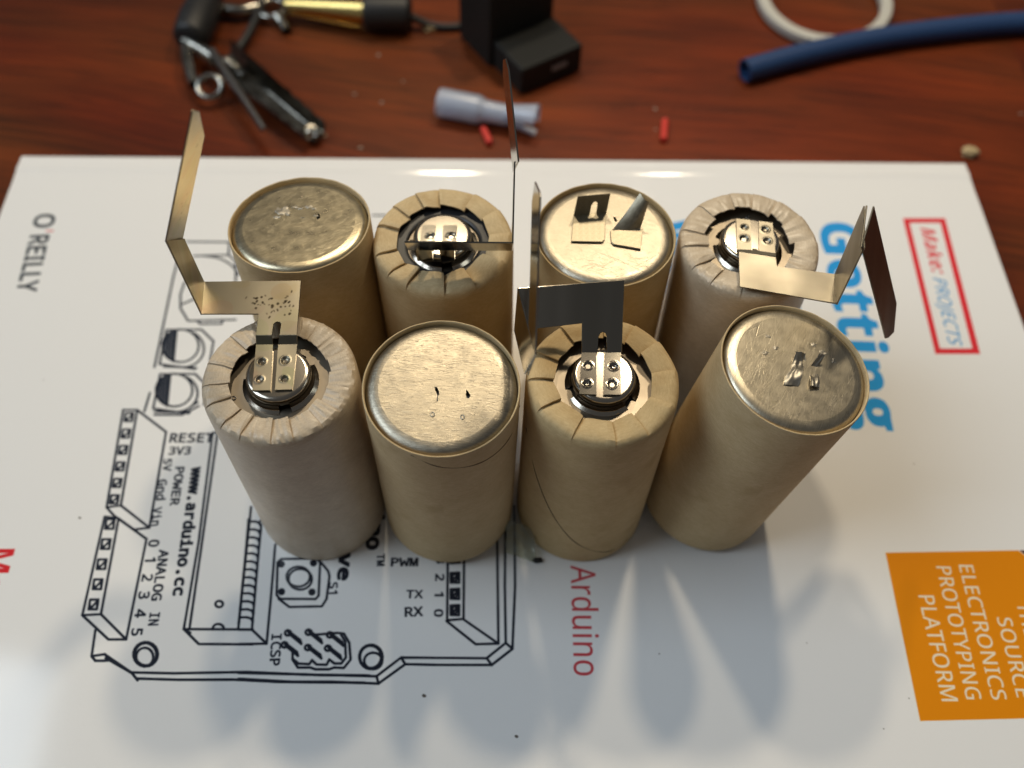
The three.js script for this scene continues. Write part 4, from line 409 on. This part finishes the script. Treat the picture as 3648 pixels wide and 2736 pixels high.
{
  // silver crocodile clip with a black boot
  const c = thing('crocodile_clip', W(45, TY, -30), 'silver crocodile clip with open jaws at the upper left, handle in a black boot', 'clip');
  const L = (x, z) => [x - 45, z + 30];
  const jaw = (a, b, w0, w1, y0, y1, up, k) => slab((u, v) => { const e = L(...mix(a, b, v)), d = [b[0] - a[0], b[1] - a[1]], l = Math.hypot(...d), n = [-d[1] / l, d[0] / l], w = w0 + (w1 - w0) * v, s = (u - 0.5) * 2; return [e[0] + n[0] * s * w / 2, y0 + (y1 - y0) * v + up * (1 - s * s * s * s) * w * 0.55 + (Math.abs(s) > 0.94 ? -0.5 * up * (Math.floor(v * 18) % 2) * (v > 0.55) : 0), e[1] + n[1] * s * w / 2]; }, 18, 54, 0.45);
  mesh('jaw', mmGeo(jaw([37, -41], [64.5, -13.5], 9.4, 6.2, 6.2, 4.4, -1, 1)), M.clipSteel, c);
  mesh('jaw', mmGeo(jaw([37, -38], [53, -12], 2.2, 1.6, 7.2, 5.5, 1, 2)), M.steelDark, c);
  mesh('jaw_tip', mmGeo(lump(...(() => { const e = L(63, -14.5); return [e[0], 2.6, e[1]]; })(), 2.2, 1.5, 1.9, 4)), M.silver, c);
  { const e = L(37, -29); const ring = new THREE.TorusGeometry(2.9, 0.8, 12, 32).rotateX(-1.15).translate(e[0], 3.9, e[1]); mesh('grip_ring', mmGeo(ring), M.silver, c); }
  mesh('pivot', mmGeo(new THREE.CylinderGeometry(1.2, 1.2, 9, 18).rotateX(Math.PI / 2).rotateY(0.8).translate(...(() => { const e = L(42, -35); return [e[0], 4.4, e[1]]; })())), M.silver, c);
  mesh('handle', mmGeo(merge([tubeMM([[...L(38, -38)].toSpliced(1, 0, 4), [...L(33, -42)].toSpliced(1, 0, 4.5), [...L(28.5, -45)].toSpliced(1, 0, 4.5)], 1.7, 16, 12), tubeMM([[...L(33, -30)].toSpliced(1, 0, 3.5), [...L(30, -38)].toSpliced(1, 0, 4.5), [...L(28.5, -45)].toSpliced(1, 0, 4.5)], 1.5, 16, 12)])), M.silver, c);
  mesh('spring', mmGeo(tubeMM(Array.from({ length: 40 }, (_, i) => { const e = L(40 + 3 * i / 40, -37 + 3 * i / 40), a = i * 1.1; return [e[0] + 1.6 * Math.cos(a), 4.4 + 1.6 * Math.sin(a), e[1]]; }), 0.35, 120, 6)), M.silver, c);
  mesh('boot', mmGeo(lathe([[0, 0], [3.6, 0], [4.6, 2], [5.0, 8], [4.4, 16], [3, 24], [0, 24]], 28).rotateX(-Math.PI / 2).rotateY(-0.1).translate(...(() => { const e = L(29.5, -44.5); return [e[0], 5, e[1]]; })())), M.blackRubber, c);
  mesh('lead', mmGeo(tubeMM([[...L(39, -41)].toSpliced(1, 0, 1.2), [...L(43, -52)].toSpliced(1, 0, 2), [...L(45, -66)].toSpliced(1, 0, 2.5), [...L(44, -85)].toSpliced(1, 0, 2)], 1.1, 40, 10)), M.blackRubber, c);
}
{
  const c = thing('crocodile_clip', W(62, TY, -60), 'brass crocodile clip with a black sleeve and black lead at the top edge', 'clip');
  const e = (x, z) => [x - 62, z + 60];
  const half = (y, s, z) => slab((u, v) => { const a = e(52 + 21 * v, -60.5 + 3.2 * v + z), w = 3 + 3.4 * v, t = (u - 0.5) * 2; return [a[0], y + s * (1 - t * t) * w * 0.4 + 0.9 * v * s, a[1] + t * w / 2]; }, 12, 30, 0.4);
  mesh('jaw', mmGeo(half(4.6, 1, 0)), M.brass, c); mesh('jaw', mmGeo(half(3.2, -1, 0)), M.brass, c);
  mesh('sleeve', mmGeo(lathe([[0, 0], [4.2, 0], [4.7, 0.8], [4.6, 11], [3.4, 12.4], [0, 12.4]], 28).rotateZ(-Math.PI / 2).translate(...((a) => [a[0], 4.75, a[1]])(e(73, -57.3)))), M.blackRubber, c);
  mesh('lead', mmGeo(tubeMM([[...e(84, -57.5)].toSpliced(1, 0, 4), [...e(90, -56.8)].toSpliced(1, 0, 1.5), [...e(96, -56.5)].toSpliced(1, 0, 1.1), [...e(106, -60)].toSpliced(1, 0, 1.1), [...e(118, -74)].toSpliced(1, 0, 1.1)], 1.05, 50, 10)), M.blackRubber, c);
  const r = thing('ring_terminal', W(48, TY, -62), 'silver ring terminal touching the tip of the brass clip', 'terminal');
  mesh('eyelet', mmGeo(new THREE.TorusGeometry(3.6, 1.1, 12, 36).rotateX(-Math.PI / 2).scale(1, 0.8, 1).translate(0, 2.2, 0)), M.silver, r);
  mesh('tongue', mmGeo(tubeMM([[1.5, 2.2, 3.2], [3.2, 1.6, 5.6], [4.6, 1.2, 8]], 1.4, 12, 12)), M.silver, r);
  mesh('shank', mmGeo(tubeMM([[-3.6, 2.2, -0.2], [-8, 2.4, 1.6], [-13, 2.6, 1.2]], 1.7, 16, 12)), M.silver, r);
}
const bit = (x, z, s, m, label, grp) => { const o = mesh('crumb', mmGeo(lump(0, s * 0.55, 0, s, s * 0.6, s * 0.8, x)), m); o.position.copy(W(x, TY, z)); tag(o, label, 'crumb', grp); return o; };
bit(222.9, -11.5, 1.9, M.crumb, 'tan crumb on the wood beyond the right corner of the book');
bit(90.2, -56.6, 1.6, M.crumb, 'beige crumb beside the black lead of the brass clip');
for (const [x, z] of [[147.0, -19.3], [147.6, -26.5], [77, -46], [79, -28], [84, -36], [66, -16], [72, -31], [240, -26], [75, -12]]) bit(x, z, rr(0.25, 0.5), M.crumbPale, 'tiny pale crumb scattered on the wood behind the book', 'tiny crumbs scattered on the table');

// ---------------------------------------------------------------- lights: two small desk lamps behind, a cool ceiling panel up to the left
LAMPS.forEach(({ at, power }, i) => {
  const g = thing('desk_lamp', W(at[0], TY, -300), i ? 'small warm desk lamp outside the frame, behind the left end of the row' : 'small warm desk lamp outside the frame, behind the right end of the row', 'lamp', 'desk lamps behind the book');
  const top = [0, at[1] - TY, at[2] + 300];
  mesh('base', mmGeo(lathe([[0, 0], [45, 0], [45, 6], [40, 12], [6, 16], [0, 16]], 48)), M.lampMetal, g);
  mesh('gooseneck', mmGeo(tubeMM([[0, 14, 0], [0, 160, -14], [0, top[1] + 70, 40], [0, top[1] + 62, top[2] - 50], [0, top[1] + 32, top[2] - 6]], 4, 60, 12)), M.lampMetal, g);
  mesh('socket', mmGeo(lathe([[0, 34], [7, 34], [8, 16], [6, 11], [0, 11]], 32).translate(...top)), M.lampMetal, g);
  mesh('bulb', mmGeo(new THREE.SphereGeometry(14.5, 32, 20).translate(...top)), M.bulb, g);
  const l = new THREE.PointLight(WARM, power, 0, 2); l.position.set(top[0] * MM, top[1] * MM, top[2] * MM); l.castShadow = true; l.shadow.radius = 0.7; l.shadow.camera.near = 0.02; l.shadow.bias = -0.0005; g.add(l);
});
{
  const g = thing('ceiling_light', W(...CEILING.at), 'square cool white ceiling light panel outside the frame, above left', 'lamp');
  g.lookAt(W(110, 0, 80));
  const s = CEILING.size;
  mesh('housing', new RoundedBoxGeometry(s + 0.03, s + 0.03, 0.03, 2, 0.005).translate(0, 0, -0.02), M.lampMetal, g);
  mesh('diffuser', new THREE.BoxGeometry(s, s, 0.004).translate(0, 0, -0.002), M.panel, g);
  const l = new THREE.RectAreaLight(COOL, CEILING.nits, s, s); l.position.set(0, 0, 0.003); l.rotation.y = Math.PI; g.add(l);
}
scene.traverse((o) => { if (o.isMesh) { o.castShadow = true; o.receiveShadow = true; } });
renderer.render(scene, camera);
